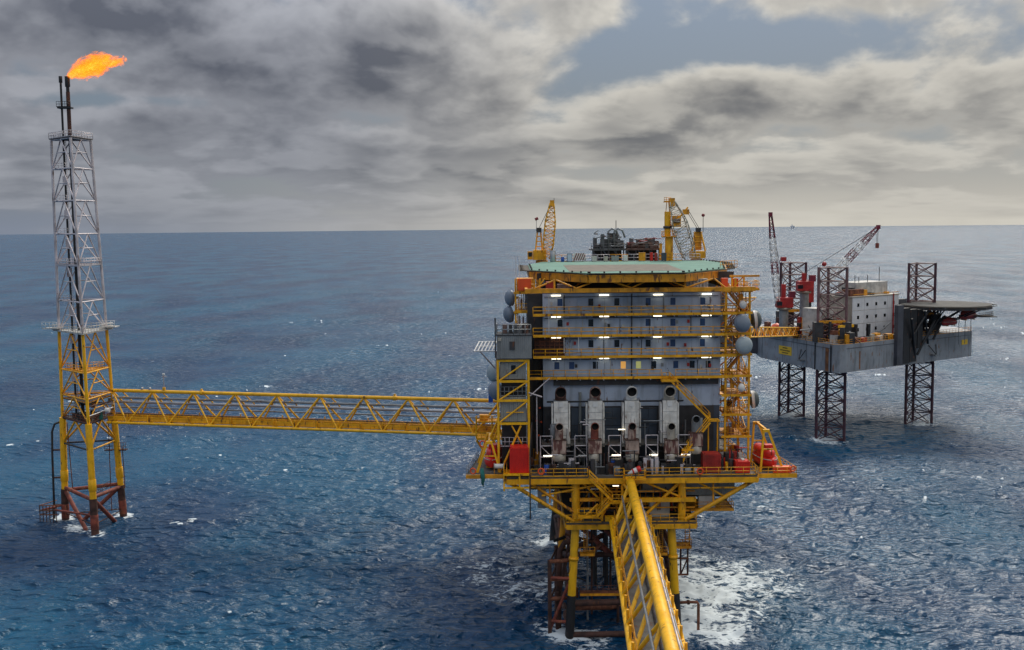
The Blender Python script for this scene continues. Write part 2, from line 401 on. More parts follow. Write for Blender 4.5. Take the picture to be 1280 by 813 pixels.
    deep.inputs[6].default_value = (0.002, 0.034, 0.094, 1); deep.inputs[7].default_value = (0.003, 0.074, 0.148, 1)
    Lk(deep.outputs[2], b.inputs['Base Color']); b.inputs['Roughness'].default_value = .27; b.inputs['IOR'].default_value = 1.333
    Lk(bp.outputs[0], b.inputs['Normal'])
    a = N('ShaderNodeAttribute'); a.attribute_name = 'foam_glare'
    web = rng(noise(.62, (.6, 1, 1), 5, .4, .55, True), .15, .75)
    fine = rng(noise(1.6, (.6, 1, 1), 8, .2, .7), .30, .70)
    tex = mth('ADD', mth('MULTIPLY', web, .5), mth('MULTIPLY', fine, .5))
    gap = mth('SUBTRACT', mth('ADD', tex, mth('MULTIPLY', a.outputs['Fac'], .80)), .98)
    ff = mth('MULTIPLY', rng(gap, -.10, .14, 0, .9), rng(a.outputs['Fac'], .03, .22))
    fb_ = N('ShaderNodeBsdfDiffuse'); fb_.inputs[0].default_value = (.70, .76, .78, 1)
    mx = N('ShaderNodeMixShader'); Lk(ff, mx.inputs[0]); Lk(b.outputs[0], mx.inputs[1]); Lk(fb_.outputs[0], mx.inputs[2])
    Lk(mx.outputs[0], T.nodes['Material Output'].inputs[0])
    me.materials.append(m)
    o = link('sea', me, None, Matrix.Identity(4)); o['kind'] = 'structure'
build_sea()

# ------------------------------------------------------------------ production platform: jacket and decks
DX0, DX1, DY0, DY1, DZ = -1.0, 36.2, 157.3, 221.0, 24.75
CX0, CX1, CZ = 7.8, 27.2, 17.7
def platform():
    t = thing('production_platform', 'big yellow steel jacket and open decks carrying the grey living block', 'platform', (17, 185, 0))
    bx('main_deck', DX0, DX1, DY0, DY1, DZ-.35, DZ, 'deck_dark', t)
    bx('cellar_deck', CX0, CX1, DY0+.2, 212, CZ-.35, CZ, 'deck_dark', t)
    bx('deck_beam', DX0, DX1, DY0-.25, DY0+.35, DZ-1.15, DZ-.36, 'yellow', t)
    bx('deck_beam', DX0-.3, DX0+.3, DY0+.36, DY1, DZ-1.15, DZ-.36, 'yellow', t)
    bx('deck_beam', DX1-.3, DX1+.3, DY0+.36, DY1, DZ-1.15, DZ-.36, 'yellow', t)
    for y in (166, 176, 186, 196, 206): bx('deck_beam', DX0+.35, DX1-.35, y, y+.5, DZ-1.2, DZ-.37, 'yellow_orange', t)
    bx('cellar_beam', CX0, CX1, DY0-.1, DY0+.5, CZ-1.05, CZ-.36, 'yellow', t)
    bx('cellar_beam', CX0-.2, CX0+.3, DY0+.51, 211, CZ-1.0, CZ-.36, 'yellow', t)
    bx('cellar_beam', CX1-.3, CX1+.2, DY0+.51, 211, CZ-1.0, CZ-.36, 'yellow', t)
    bx('mezzanine_beam', CX0+8.4, CX1, DY0+.6, DY0+1.1, 20.55, 21.2, 'yellow', t)
    bx('mezzanine_beam', CX0+.6, CX0+6, DY0+1.2, DY0+1.6, 20.6, 21.1, 'yellow_orange', t)
    # columns between the decks
    for x in (9.3, 25.2):
        for y in (158.6, 182, 207):
            rod('column', (x, y, CZ), (x, y, DZ-1.15), .60, 'yellow', t, 16)
    for x in (13.2, 16.2): bx('column', x-.17, x+.17, 158.0, 158.34, CZ, DZ-1.15, 'yellow', t)
    for x, y in ((9.6, 170), (25, 170), (17, 176), (17, 200)): rod('column', (x, y, CZ), (x, y, DZ-1.2), .4, 'yellow_orange', t)
    # outriggers that carry the overhanging deck ends
    for y in (158.2, 182.5, 207.5):
        rod('outrigger', (-.6, y, DZ-1.1), (9.0, y, CZ-.1), .30, 'yellow', t)
        rod('outrigger', (2.4, y, DZ-1.1), (8.9, y, CZ+1.4), .22, 'yellow_orange', t)
        rod('outrigger', (DX1-.4, y, DZ-1.1), (25.6, y, CZ+.05), .34, 'yellow_orange' if y > 160 else 'yellow', t)
    rod('outrigger', (4.2, 158.3, CZ+3.9), (13.0, 158.3, DZ-1.5), .17, 'yellow', t)
    for y in (158.2, 170, 182.5):
        rod('deck_strut', (1.6, y, 22.9), (9.2, y, 22.9), .15, 'yellow', t); rod('deck_strut', (25.4, y, 22.6), (34.0, y, 22.6), .15, 'yellow', t)
        rod('deck_strut', (5.4, y, 20.5), (5.4, y, 23.6), .13, 'yellow_orange', t); rod('deck_strut', (29.8, y, 20.6), (29.8, y, 23.6), .13, 'yellow_orange', t)
    # bracing in the front bay
    for a, b in (((24.8, 23.4), (19.0, CZ+.1)), ((10.4, 23.4), (12.9, 20.9)), ((19.6, 23.5), (24.7, 21.3)), ((27.6, 23.4), (32, 20.9)),
                 ((16.4, 21.2), (18.8, 23.4)), ((14.5, 20.4), (12.9, CZ+.2)), ((10.0, CZ), (12.6, 20.2))):
        rod('brace', (a[0], 158.5, a[1]), (b[0], 158.5, b[1]), .17 if a[0] != 24.8 else .26, 'yellow', t)
    for y in (170, 194):
        for s in (0, 1): rod('brace', (9.4, y, 23.5 if s else CZ), (25.1, y, CZ if s else 23.5), .22, 'yellow_orange', t)
    for k in range(4):
        x = 9.6+k*3.9
        for a, b in ((CZ, 23.5), (23.5, CZ)): rod('brace', (x, 163.2, a), (x+3.7, 163.2, b), .13, 'yellow_orange', t)
    for z in (19.4, 21.9): rod('brace', (CX0, 159.2, z), (CX1, 159.2, z), .12, 'yellow_orange', t)
    # walkway railings on the front edge, with the gap for the bridge stair
    railing([(2.6, DY0-.1, DZ), (11.0, DY0-.1, DZ)], t); railing([(15.0, DY0-.1, DZ), (16.4, DY0-.1, DZ)], t)
    railing([(19.4, DY0-.1, DZ), (35.9, DY0-.1, DZ)], t)
    railing([(CX1, DY0, CZ), (CX1, 200, CZ)], t); railing([(CX0, DY0+.1, CZ), (13.0, DY0+.1, CZ)], t, step=1.3); railing([(20.5, DY0+.1, CZ), (CX1, DY0+.1, CZ)], t, step=1.3)
    railing([(DX0, DY0, DZ), (DX0, 200, DZ)], t); railing([(DX1, DY0, DZ), (DX1, 200, DZ)], t)
    # bridge landing and the stair down to the lower landing
    bx('landing', 16.2, 19.5, 155.4, 157.0, DZ-.25, DZ-.03, 'yellow', t)
    railing([(16.3, 157, DZ), (16.3, 155.5, DZ), (19.4, 155.5, DZ), (19.4, 157, DZ)], t, step=1.1)
    stairs((11.2, 156.5, DZ-.1), (14.6, 156.5, 21.2), 1.0, t)
    bx('landing', 13.9, 16.4, 155.9, 157.1, 20.9, 21.1, 'yellow', t); railing([(14.6, 155.95, 21.1), (16.4, 155.95, 21.1)], t, step=1.0)
    stairs((14.0, 156.2, 20.9), (12.2, 156.2, 19.0), .9, t)
    bx('landing', 9.4, 12.6, 155.9, 157.05, 18.75, 18.95, 'yellow', t); railing([(9.4, 155.95, 18.95), (12.4, 155.95, 18.95)], t, step=1.0)
    # equipment between the decks, its dark pieces coloured for a backlit look
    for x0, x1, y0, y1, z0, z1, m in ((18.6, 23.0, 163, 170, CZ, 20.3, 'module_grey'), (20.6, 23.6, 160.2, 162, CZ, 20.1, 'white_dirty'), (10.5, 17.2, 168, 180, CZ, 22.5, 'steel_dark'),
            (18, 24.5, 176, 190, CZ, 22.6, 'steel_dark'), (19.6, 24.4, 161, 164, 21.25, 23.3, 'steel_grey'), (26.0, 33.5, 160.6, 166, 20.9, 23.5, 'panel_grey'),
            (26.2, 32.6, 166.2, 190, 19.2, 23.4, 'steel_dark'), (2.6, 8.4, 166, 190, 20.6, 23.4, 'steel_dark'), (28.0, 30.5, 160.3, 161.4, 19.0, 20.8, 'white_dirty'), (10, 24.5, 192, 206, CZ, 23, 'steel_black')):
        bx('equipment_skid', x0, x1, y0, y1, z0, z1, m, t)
    bx('catwalk', 25.7, 33.2, 159.4, 166, 18.7, 18.95, 'yellow_orange', t)
    railing([(27.3, 159.45, 18.95), (33.1, 159.45, 18.95), (33.1, 166, 18.95)], t, 'yellow_orange')
    rr = random.Random(3)
    for i in range(46):
        y = rr.uniform(159.4, 165); z = rr.choice([rr.uniform(18, 20.3), rr.uniform(21.3, 23.3)]); a = rr.uniform(3.5, 22); L = rr.uniform(2, 7)
        a = max(a, 8.6) if z < 20.5 else a
        rod('pipe', (a, y, z), (min(a+L, 34 if z > 20.5 else 26.4), y, z), rr.choice([.06, .09, .14, .2]), rr.choice(['steel_dark', 'steel_grey', 'rust_dark', 'yellow_orange', 'white_dirty', 'steel_black']), t)
    for i in range(30):
        y = rr.uniform(159.4, 164); a = rr.uniform(9, 26.5)
        rod('pipe', (a, y, rr.uniform(17.7, 19)), (a, y, rr.uniform(20.3, 23.6)), rr.choice([.06, .09, .16]), rr.choice(['steel_dark', 'steel_grey', 'rust_dark', 'yellow_orange', 'red_dull']), t)
    box('light_fitting', (12.2, 157.7, 22.7), (1.5, .15, .1), 'white', t); box('light_fitting', (15.2, 157.7, 23.15), (.9, .15, .1), 'tube_light', t)
    # crane load pipe hanging at the left corner
    rod('hanging_pipe', (2.75, 156.7, 33.0), (2.45, 156.7, 28), .11, 'steel_dark', t); rod('hanging_pipe', (2.45, 156.7, 28), (2.45, 156.7, 18.5), .10, 'steel_dark', t)
    bx('tank', 3.6, 4.9, 158.6, 160, 19.6, 23.4, 'steel_grey', t)
    # jacket: six battered legs, painted yellow above the splash zone and black below
    top = [(9.3, 158.6), (23.6, 158.9), (9.3, 182), (24.2, 182), (9.3, 207), (24.2, 207)]
    def at(i, z):
        a = top[i]; b = JACKET[i]; k = z/CZ
        return (b[0]+(a[0]-b[0])*k, b[1]+(a[1]-b[1])*k, z)
    for i in range(6):
        r = .62 if i < 2 else .66
        l = rod('leg', at(i, 6.4), at(i, CZ-1.0), r, 'yellow_clean' if i < 2 else 'yellow_orange', t, 18)
        rod('splash_zone', at(i, -6), at(i, 6.4), r+.06, 'steel_black', l, 18)
        rod('leg_collar', at(i, 11.7), at(i, 12.2), r+.12, 'yellow', l, 18)
    def br(i, z1, j, z2, r=.34, m='rust'): rod('jacket_brace', at(i, z1), at(j, z2), r*1.3, m, t)
    for lv, m in ((5.2, 'rust_dark'), (12.6, 'rust')):
        for a, b in ((2, 3), (4, 5), (0, 2), (2, 4), (1, 3), (3, 5)): br(a, lv, b, lv, .32, m)
    br(0, 5.2, 1, 5.2, .36, 'rust_dark')
    br(0, 4.6, 3, -4, .42, 'rust'); br(2, 12.6, 1, 3.2, .36, 'rust_red'); br(2, 12.4, 3, 5.4, .34, 'rust_dark'); br(3, 12.4, 2, 5.4, .34, 'rust_dark'); br(4, 12.4, 5, 5.4, .3, 'rust_dark')
    br(0, 12.4, 2, 5.4, .34, 'rust_dark'); br(3, 12.4, 1, 5.4, .34, 'rust_dark'); br(2, 12, 4, 5, .3, 'rust_dark'); br(0, .4, 1, .2, .34, 'rust_dark'); br(0, .6, 2, .4, .34, 'rust_dark')
    br(0, 9.0, 2, 13.0, .3, 'rust'); br(2, 5.2, 1, 12.0, .26, 'rust_dark'); br(4, 12, 2, 5.4, .3, 'rust'); br(3, 5.2, 4, 12.4, .26, 'rust_dark')
    rod('jacket_brace', (5.4, 158.7, 1.0), (8.3, 158.3, 8.4), .24, 'rust_red', t); rod('jacket_brace', (6.6, 165, 2.0), (9.0, 166, 13.5), .3, 'rust_dark', t)
    for z in (2.2, 8.9): rod('jacket_brace', (5.4, 158.6, z), (8.4, 158.0, z), .26, 'rust_red', t)
    # inspection walkway across the jacket
    bx('inspection_walkway', 9.9, 16.9, 159.2, 160.4, 6.05, 6.3, 'rust', t); railing([(10, 159.25, 6.3), (16.8, 159.25, 6.3)], t, 'rust', 1.1, .8, r=.03); bx('walkway_toe_board', 9.9, 16.9, 159.05, 159.19, 5.85, 6.2, 'yellow_orange', t)
    rq = random.Random(77)
    for i in range(26):
        x, y, z = rq.uniform(8, 24), rq.uniform(161, 184), rq.uniform(.5, 13)
        if i % 3: rod('rusty_pipe', (x, y, z), (x+rq.uniform(-5, 5), y+rq.uniform(-3, 3), z+rq.uniform(-1, 2.5)), rq.choice([.12, .2, .28]), rq.choice(['rust', 'rust_dark', 'rust_red', 'steel_black']), t)
        else: rod('rusty_pipe', (x, y, -2), (x, y, CZ-.5), rq.choice([.14, .22]), rq.choice(['rust_dark', 'steel_dark']), t)
    # conductors in the well bay
    for x, y in ((13.9, 181), (15.8, 181), (13.9, 184), (15.8, 184), (18.4, 181), (20.3, 181)): rod('conductor', (x, y, -6), (x, y, CZ-.4), .33, 'steel_dark', t, 12)
    for x, y, m in ((11.4, 164, 'steel_grey'), (12.2, 166, 'rust_dark'), (22.0, 166, 'steel_grey'), (21.4, 163, 'white_dirty')): rod('riser', (x, y, -6), (x, y, CZ-.4), .16, m, t)
    # boat fenders and riser guards, left and right
    g = [(5.3, 158.6), (6.6, 166)]
    for (x, y) in g:
        rod('riser_guard', (x, y, -1), (x, y, 11.6), .30, 'rust_dark', t)
    for z in (11.4, 8.6, 5.6): rod('riser_guard', (5.3, 158.6, z), (8.6, 159.2, z), .32, 'rust', t); rod('riser_guard', (5.3, 158.6, z-.3), (6.6, 166, z-.3), .16, 'rust_dark', t)
    rod('riser_guard', (6.5, 160, -1), (6.5, 160, 6.2), .3, 'rust_dark', t)
    b = MB(); b.sweep([(6.7, 161, -3), (6.8, 161, 9), (7.0, 161, 12.4), (7.7, 161, 13.6), (8.9, 161, 13.8), (10, 162, 13.8)], .42, 12); b.build('riser_bend', 'rust_dark', t)
    b = MB(); b.sweep([(24.6, 159, 4.7), (26.6, 159.2, 4.7), (27.7, 159.3, 4.65), (27.9, 159.3, 4.3), (27.9, 159.3, -2)], .22, 10); b.build('caisson_pipe', 'rust', t)
    rod('pipe_flange', (26.2, 159.17, 4.7), (26.5, 159.2, 4.7), .36, 'rust_dark', t)
    for x in (25.9, 27.0): rod('fender_post', (x, 164, 7.3), (x, 164, 12.6), .15, 'rust_dark', t)
    for z in (12.5, 10, 7.4): rod('fender_rail', (24.6, 164, z), (27.0, 164, z), .16, 'rust', t)
    rod('fender_brace', (25.9, 164, 7.4), (27, 164, 10), .12, 'rust_dark', t)
    # small access platforms on the legs
    for x0, x1 in ((9.9, 12.1), (21.3, 23.0)):
        bx('access_platform', x0, x1, 158.2, 159.8, 12.3, 12.55, 'yellow_orange', t); railing([(x0, 158.25, 12.55), (x1, 158.25, 12.55)], t, 'yellow_orange', 1.1, .7)
        b = MB()
        for s in (0, .5): b.tube((x0+.6+s, 158.9, 12.5), (x0+.6+s, 158.9, 17), .06, 4)
        for k in range(14): b.tube((x0+.6, 158.9, 12.7+k*.32), (x0+1.1, 158.9, 12.7+k*.32), .04, 4)
        b.build('ladder', 'yellow_orange', t)
    bx('access_platform', 24.2, 27.0, 160.5, 163, 12.6, 12.85, 'yellow_orange', t); railing([(24.3, 160.5, 12.85), (27, 160.5, 12.85), (27, 163, 12.85)], t, 'yellow_orange')
    b = MB()
    for s in (0, .7): b.tube((26.1+s, 161, 12.8), (26.1+s, 161, 17.2), .06, 4)
    for k in range(13): b.tube((26.1, 161, 13+k*.33), (26.8, 161, 13+k*.33), .04, 4)
    b.build('ladder', 'yellow_orange', t)
    # lifeboat shelves reaching out past the deck at either end
    prism('boat_shelf', [(-7.1, 158.6), (-1.35, 158.6), (-1.35, 170.5), (-5.6, 170.5)], 24.45, 24.8, 'deck_dark', t)
    bx('shelf_beam', -7.1, -1.35, 158.2, 158.58, 24.3, 24.85, 'yellow_orange', t)
    railing([(-7.0, 158.7, 24.8), (-5.6, 170.4, 24.8)], t, 'steel_grey', 1.1, 1.6)
    prism('boat_shelf', [(36.55, 158.6), (42.3, 158.6), (41.0, 170.5), (36.55, 170.5)], 24.05, 24.4, 'deck_dark', t)
    bx('shelf_beam', 36.5, 42.3, 158.2, 158.58, 24.0, 24.55, 'yellow', t)
    railing([(36.6, 158.3, 24.5), (42.2, 158.3, 24.5), (41, 170.4, 24.5)], t, 'yellow', 1.1, 1.3)
    return t
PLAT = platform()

# ------------------------------------------------------------------ living block
QX0, QX1, QY = 4.7, 32.0, 165.0
FL = [51.55, 48.3, 45.1, 41.85, 38.6]
def quarters():
    t = thing('living_quarters', 'grey-blue steel living block of four window rows ringed by yellow galleries', 'building', (18.4, 178, DZ))
    bx('core', QX0, QX1, QY+.12, 192, DZ, 51.5, 'recess_blue', t)
    cols = [QX0, 8.0, 14.2, 18.45, 23.1, 27.6, QX1]
    zs = [51.4, 48.2, 45.0, 41.75, 38.5, 33.9]
    for a, b in zip(zs[1:], zs):
        for c, d in zip(cols, cols[1:]): bx('wall_panel', c+.02, d-.02, QY-.02, QY+.12, a+.02, b-.03, 'wall_grey', t)
    rr = random.Random(5)
    def window(x, z, m):
        f = MB(); w, h = .78, 1.12
        for s in (-1, 1): f.box((x+s*(w/2+.05), QY-.07, z), (.10, .12, h+.2)); f.box((x, QY-.07, z+s*(h/2+.05)), (w, .12, .10))
        o = f.build('window', 'wall_grey', t); box('pane', (x, QY-.045, z), (w, .04, h), m, o)
    row = [7.37, 12.09, 16.08, 20.87, 24.67, 29.22]; zr = [50.05, 46.85, 43.65]
    for k, z in enumerate(zr):
        for i, x in enumerate(row):
            if k == 2 and i == 0: continue
            window(x, z, 'glass_blue' if (i > 3 or (i == 0 and k == 0)) else ('wall_grey' if (k, i) in ((1, 2), (0, 5)) else 'glass_dark') if i != 3 else ('glass_blue' if k < 2 else 'glass_dark'))
    for i, x in enumerate([6.84, 9.12, 12.75, 17.06, 19.4, 21.74, 25.14, 27.66, 30.12]):
        window(x, 40.3, ['glass_blue', 'glass_blue', 'glass_dark', 'glass_lit', 'glass_olive', 'glass_dark', 'glass_blue', 'glass_dark', 'glass_dark'][i])
    door = bx('door', 23.0, 24.0, QY-.12, QY-.03, 38.65, 40.9, 'wall_grey', t); box('handle', (23.85, QY-.17, 39.7), (.06, .08, .2), 'steel_dark', door)
    for k, z in enumerate(FL[1:]):
        x0, x1 = (3.2, 34.2) if k < 3 else (2.6, 33.6)
        g = bx('gallery', x0, x1, QY-1.55, QY-.08, z-.22, z-.02, 'deck_dark', t)
        bx('edge_beam', x0, x1, QY-1.63, QY-1.552, z-.26, z+.10, 'yellow', g)
        if k == 3: railing([(x0, QY-1.6, z), (22.7, QY-1.6, z)], g, 'yellow'); railing([(24.9, QY-1.6, z), (x1, QY-1.6, z)], g, 'yellow')
        else: railing([(x0, QY-1.6, z), (x1, QY-1.6, z)], g, 'yellow', r=.06)
        br = MB()
        for i in range(16):
            x = 5+i*1.79; br.box((x, QY-.8, z-.34), (.12, 1.4, .22))
        br.build('bracket', 'wall_grey', g)['kind'] = 'stuff'
    bx('service_trunk', 6.3, 31.6, QY-.7, QY-.05, 37.3, 38.2, 'steel_dark', t)
    for k, z in enumerate(FL[:4]):
        for x in (6.75, 14.1, 22.35, 29.75): lamp = box('gallery_lamp', (x, QY-.55, z-.42), (1.45, .20, .16), 'tube_light', t)
    for x, z0, z1 in ((18.35, 34.2, 51.3), (8.0, 48.5, 51.2)): rod('downpipe', (x, QY-.22, z0), (x, QY-.22, z1), .09, 'steel_dark', t)
    rod('downpipe', (25.6, QY-.25, 25.2), (25.6, QY-.25, 36.9), .12, 'panel_grey', t); rod('downpipe', (10.35, QY-.6, 25.4), (10.35, QY-.6, 36.2), .22, 'panel_grey', t)
    for i in range(14):
        z = rr.choice(FL[1:4])-.45; x = rr.uniform(6, 31); box('cable_tray', (x, QY-.35, z), (rr.uniform(.6, 1.8), .3, .22), 'steel_dark', t)
    for x, z in ((5.6, 49.6), (5.6, 46.4), (7.9, 43.3), (10.1, 43.4)): rod('aerial', (x, QY-1.65, z-.9), (x, QY-1.65, z+1.4), .05, 'white', t)
    for k, z in enumerate((50.75, 47.5, 44.3, 41.1)):
        for j in range(2): rod('conduit', (5.0, QY-.12, z+.12*j), (31.6, QY-.12, z+.12*j), .045, 'steel_dark' if j else 'wall_grey', t)
        for i in range(6): x = rr.uniform(5.5, 31); box('junction_box', (x, QY-.16, z-.5-rr.random()), (.35, .25, .5), rr.choice(['steel_dark', 'white_dirty', 'steel_grey', 'red_dull']), t)
        for i in range(5): x = rr.uniform(5.5, 31); rod('conduit', (x, QY-.1, z), (x, QY-.1, z-2.3), .045, rr.choice(['steel_dark', 'wall_grey', 'white_dirty']), t)
    # scaffold screen at the left end of the third gallery
    for i in range(7): rod('screen_post', (3.5+i*.75, QY-.4, 41.9), (3.5+i*.75, QY-.4, 44.8), .06, 'rust', t)
    for i in range(5): rod('screen_rail', (3.4, QY-.45, 42.4+i*.55), (8.2, QY-.45, 42.4+i*.55), .06, 'rust', t)
    bx('screen_sheet', 3.4, 8.1, QY-.32, QY-.27, 41.9, 44.8, 'rust_dark', t)
    # dark stair core at the left end
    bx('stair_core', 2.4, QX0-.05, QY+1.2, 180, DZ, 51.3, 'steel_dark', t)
    for i in range(10): rod('core_pipe', (2.6+.22*i, QY+.9, DZ), (2.6+.22*i, QY+.9, rr.uniform(31, 46)), .07, rr.choice(['steel_black', 'rust_dark', 'steel_dark', 'yellow_orange']), t)
    for x, z in ((4.2, 33.6), (3.7, 31.6), (4.4, 31.4), (4.0, 29.3)): box('core_lamp', (x, QY+.75, z), (.3, .15, .25), 'orange', t)
    stairs((23.9, QY-2.2, 38.3), (29.9, QY-2.6, 32.2), 1.0, t, 'yellow')
    bx('stair_landing', 22.6, 25.0, QY-2.9, QY-1.66, 38.0, 38.3, 'yellow', t); railing([(22.7, QY-2.85, 38.3), (23.9, QY-2.85, 38.3)], t, step=.6)
    bx('stair_landing', 29.6, 31.4, QY-3.2, QY-1.7, 31.9, 32.15, 'yellow', t)
    stairs((29.8, QY-3.4, 31.9), (26.3, QY-4.4, 28.0), 1.0, t, 'yellow'); stairs((26.4, QY-4.4, 28.1), (24.6, QY-5.5, DZ), 1.0, t, 'yellow')
    bx('stair_landing', 25.4, 27.2, QY-5.0, QY-3.9, 27.8, 28.05, 'yellow', t)
    for x in (29.8, 31.2): rod('stair_post', (x, QY-2.4, DZ), (x, QY-2.4, 32), .12, 'yellow', t)
    return t
QUART = quarters()
def deck_plant(name, label, x0, x1, y0, y1, z0, n, seed, mats):
    t = thing(name, label, 'machinery', ((x0+x1)/2, (y0+y1)/2, z0)); r = random.Random(seed)
    for i in range(n):
        w, d, h = r.uniform(.4, 1.3), r.uniform(.4, 1.5), r.uniform(.5, 2.4); x = r.uniform(x0, x1-w); y = r.uniform(y0, y1-d)
        if r.random() < .35: rod('vessel', (x+w/2, y, z0), (x+w/2, y, z0+h), w*.45, r.choice(mats), t, 14)
        else: bx('cabinet', x, x+w, y, y+d, z0, z0+h, r.choice(mats), t)
    for i in range(n): 
        x = r.uniform(x0, x1); y = r.uniform(y0, y1); z = z0+r.uniform(.4, 3.4)
        if i % 2: rod('pipe', (x, y, z0), (x, y, z), .09, r.choice(mats), t)
        else: rod('pipe', (x, y, z), (min(x+r.uniform(.6, 2.4), x1), y, z), .08, r.choice(mats), t)
    return t
deck_plant('deck_plant', 'cluster of tanks and pipes on the deck beneath the right-hand yellow tower', 31.0, 36.0, 158.8, 170, DZ, 26, 41, ['steel_dark', 'yellow_orange', 'red_dull', 'white_dirty', 'steel_grey', 'rust', 'yellow', 'red'])
deck_plant('deck_plant', 'dark cluttered pipework on the deck behind the red container', -.6, 4.4, 161, 176, DZ, 24, 43, ['steel_dark', 'steel_black', 'steel_grey', 'rust_dark', 'yellow_orange'])
deck_plant('deck_plant', 'dark valves and pipes along the front walkway below the exhausts', 4.6, 27.6, 158.2, 159.6, DZ, 58, 44, ['steel_dark', 'steel_black', 'steel_grey', 'steel_dark', 'rust_dark', 'galvanised'])
def machinery_bay():
    t = thing('machinery_bay', 'dark open machinery bay of pipes and panels behind the exhaust stacks', 'machinery', (16, 163, DZ))
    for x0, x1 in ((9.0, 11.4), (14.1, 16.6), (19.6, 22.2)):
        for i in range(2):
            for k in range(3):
                w = (x1-x0)/2; bx('bay_shade_panel', x0+i*w+.03, x0+(i+1)*w-.03, 164.6, 164.85, 25.4+k*2.8, 28.1+k*2.8, 'recess_blue', t)  # navy colour stands in for the shade of the open bay
    bx('shade_backing', 4.8, 31, 164.7, 164.98, DZ+.1, 33.9, 'steel_dark', t)  # dark sheet painted in for the shade deep in the opening
    bx('bay_floor', 4.4, 26.4, 160.5, 164.6, 28.7, 28.85, 'deck_dark', t)
    rr = random.Random(9)
    for i in range(64):
        x = rr.uniform(4.6, 27); y = rr.uniform(160.6, 164.3); z0 = rr.choice([DZ, 28.9]); h = rr.uniform(.8, 3.2)
        rod('pipe', (x, y, z0), (x, y, z0+h), rr.choice([.05, .07, .1, .17]), rr.choice(['steel_grey', 'steel_dark', 'steel_grey', 'white_dirty', 'steel_black', 'galvanised']), t)
    for i in range(40):
        x = rr.uniform(4.6, 23); y = rr.uniform(160.6, 164.3); z = rr.uniform(25.2, 34.6)
        rod('pipe', (x, y, z), (x+rr.uniform(.8, 3.5), y, z), rr.choice([.05, .07, .1]), rr.choice(['steel_grey', 'steel_dark', 'galvanised', 'steel_black']), t)
    for x in (5.0, 10.2, 15.3, 20.9, 25.8):   # grey service frames between the stacks
        for s in (-.9, .9): rod('frame_post', (x+s, 160.4, DZ), (x+s, 160.4, 30.2), .08, 'galvanised', t)
        for z in (27.0, 28.7, 30.2): rod('frame_rail', (x-.9, 160.4, z), (x+.9, 160.4, z), .07, 'galvanised', t)
        rod('frame_brace', (x-.9, 160.4, 28.7), (x+.9, 160.4, 27.0), .05, 'galvanised', t)
        box('bay_lamp', (x+.2, 160.15, 27.25), (1.3, .16, .12), 'tube_light' if x not in (10.2,) else 'white', t)
    for x in (15.5, 19.6): box('bay_lamp', (x-3.2, 161, 31.0), (1.0, .14, .10), 'tube_light', t)
    for x, z in ((6.1, 29.8), (28.2, 30.6), (21.2, 25.6)): rod('vessel', (x, 161.2, z), (x, 161.2, z+2.0), .5, 'steel_grey', t, 16)
    for k in range(3): rod('tray_pipe', (5.2, 163.2-.3*k, 34.9+.1*k), (26, 163.2-.3*k, 34.9+.1*k), .09, 'steel_dark', t)
    return t
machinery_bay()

# ------------------------------------------------------------------ gas turbine exhausts
def exhaust(i, x, label, rust_top, small_rust):
    t = thing('exhaust_stack', label, 'exhaust stack', (x, 162, DZ), 'tall exhaust stacks on the machinery deck')
    d = bx('duct', x-1.05, x+1.05, 161.2, 163.2, 28.2, 35.4, 'steel_grey', t)
    for c in range(2):
        for k in range(4): bx('panel', x-1.07+c*1.08, x-.01+c*1.08, 161.1, 161.19, 28.4+k*1.75, 30.09+k*1.75, 'duct', d)
    for s in (-1, 1): bx('duct_flange', x+s*1.28-.12, x+s*1.28+.12, 161.35, 163.0, 28.3, 34.9, 'duct', d)
    bx('nameplate', x-.34, x+.34, 161.0, 161.09, 34.5, 35.2, 'white', d)
    cz = 35.0
    pts = [(x, 162.2, 35.3), (x, 162.2, 35.8)]+[(x, 162.2-1.1+1.1*math.cos(a), 35.8+.95*math.sin(a)) for a in [R(k) for k in range(15, 100, 15)]]+[(x, 160.75, 36.70)]
    p = MB(); p.sweep(pts, .84, 20, False); p.sweep(pts[2:], .74, 20, False)
    up = p.build('elbow', rust_top, t)
    b = MB(); ring_sweep(b, pts[-1], (0, -1, -.05), .79, .06, 24, 6); b.build('mouth_rim', 'white_dirty' if rust_top == 'white' else rust_top, up)
    b = MB(); b.sweep([pts[-4], pts[-3]], .73, 18); b.build('throat_plug', 'throat_dark', up)  # black plug stands in for the dark inside the pipe
    return t
EX = [7.26, 12.46, 17.97, 23.71]
exhaust(0, EX[0], 'exhaust stack with dark red-brown elbow, nearest the red container', 'rust_dark', 1)
exhaust(1, EX[1], 'exhaust stack with dull brown stained elbow, second from the red container', 'duct_rust', 1)
exhaust(2, EX[2], 'exhaust stack with bright white elbow, third of the row', 'white', 1)
exhaust(3, EX[3], 'exhaust stack with pale cream elbow beside the diagonal yellow stair', 'cream', 0)
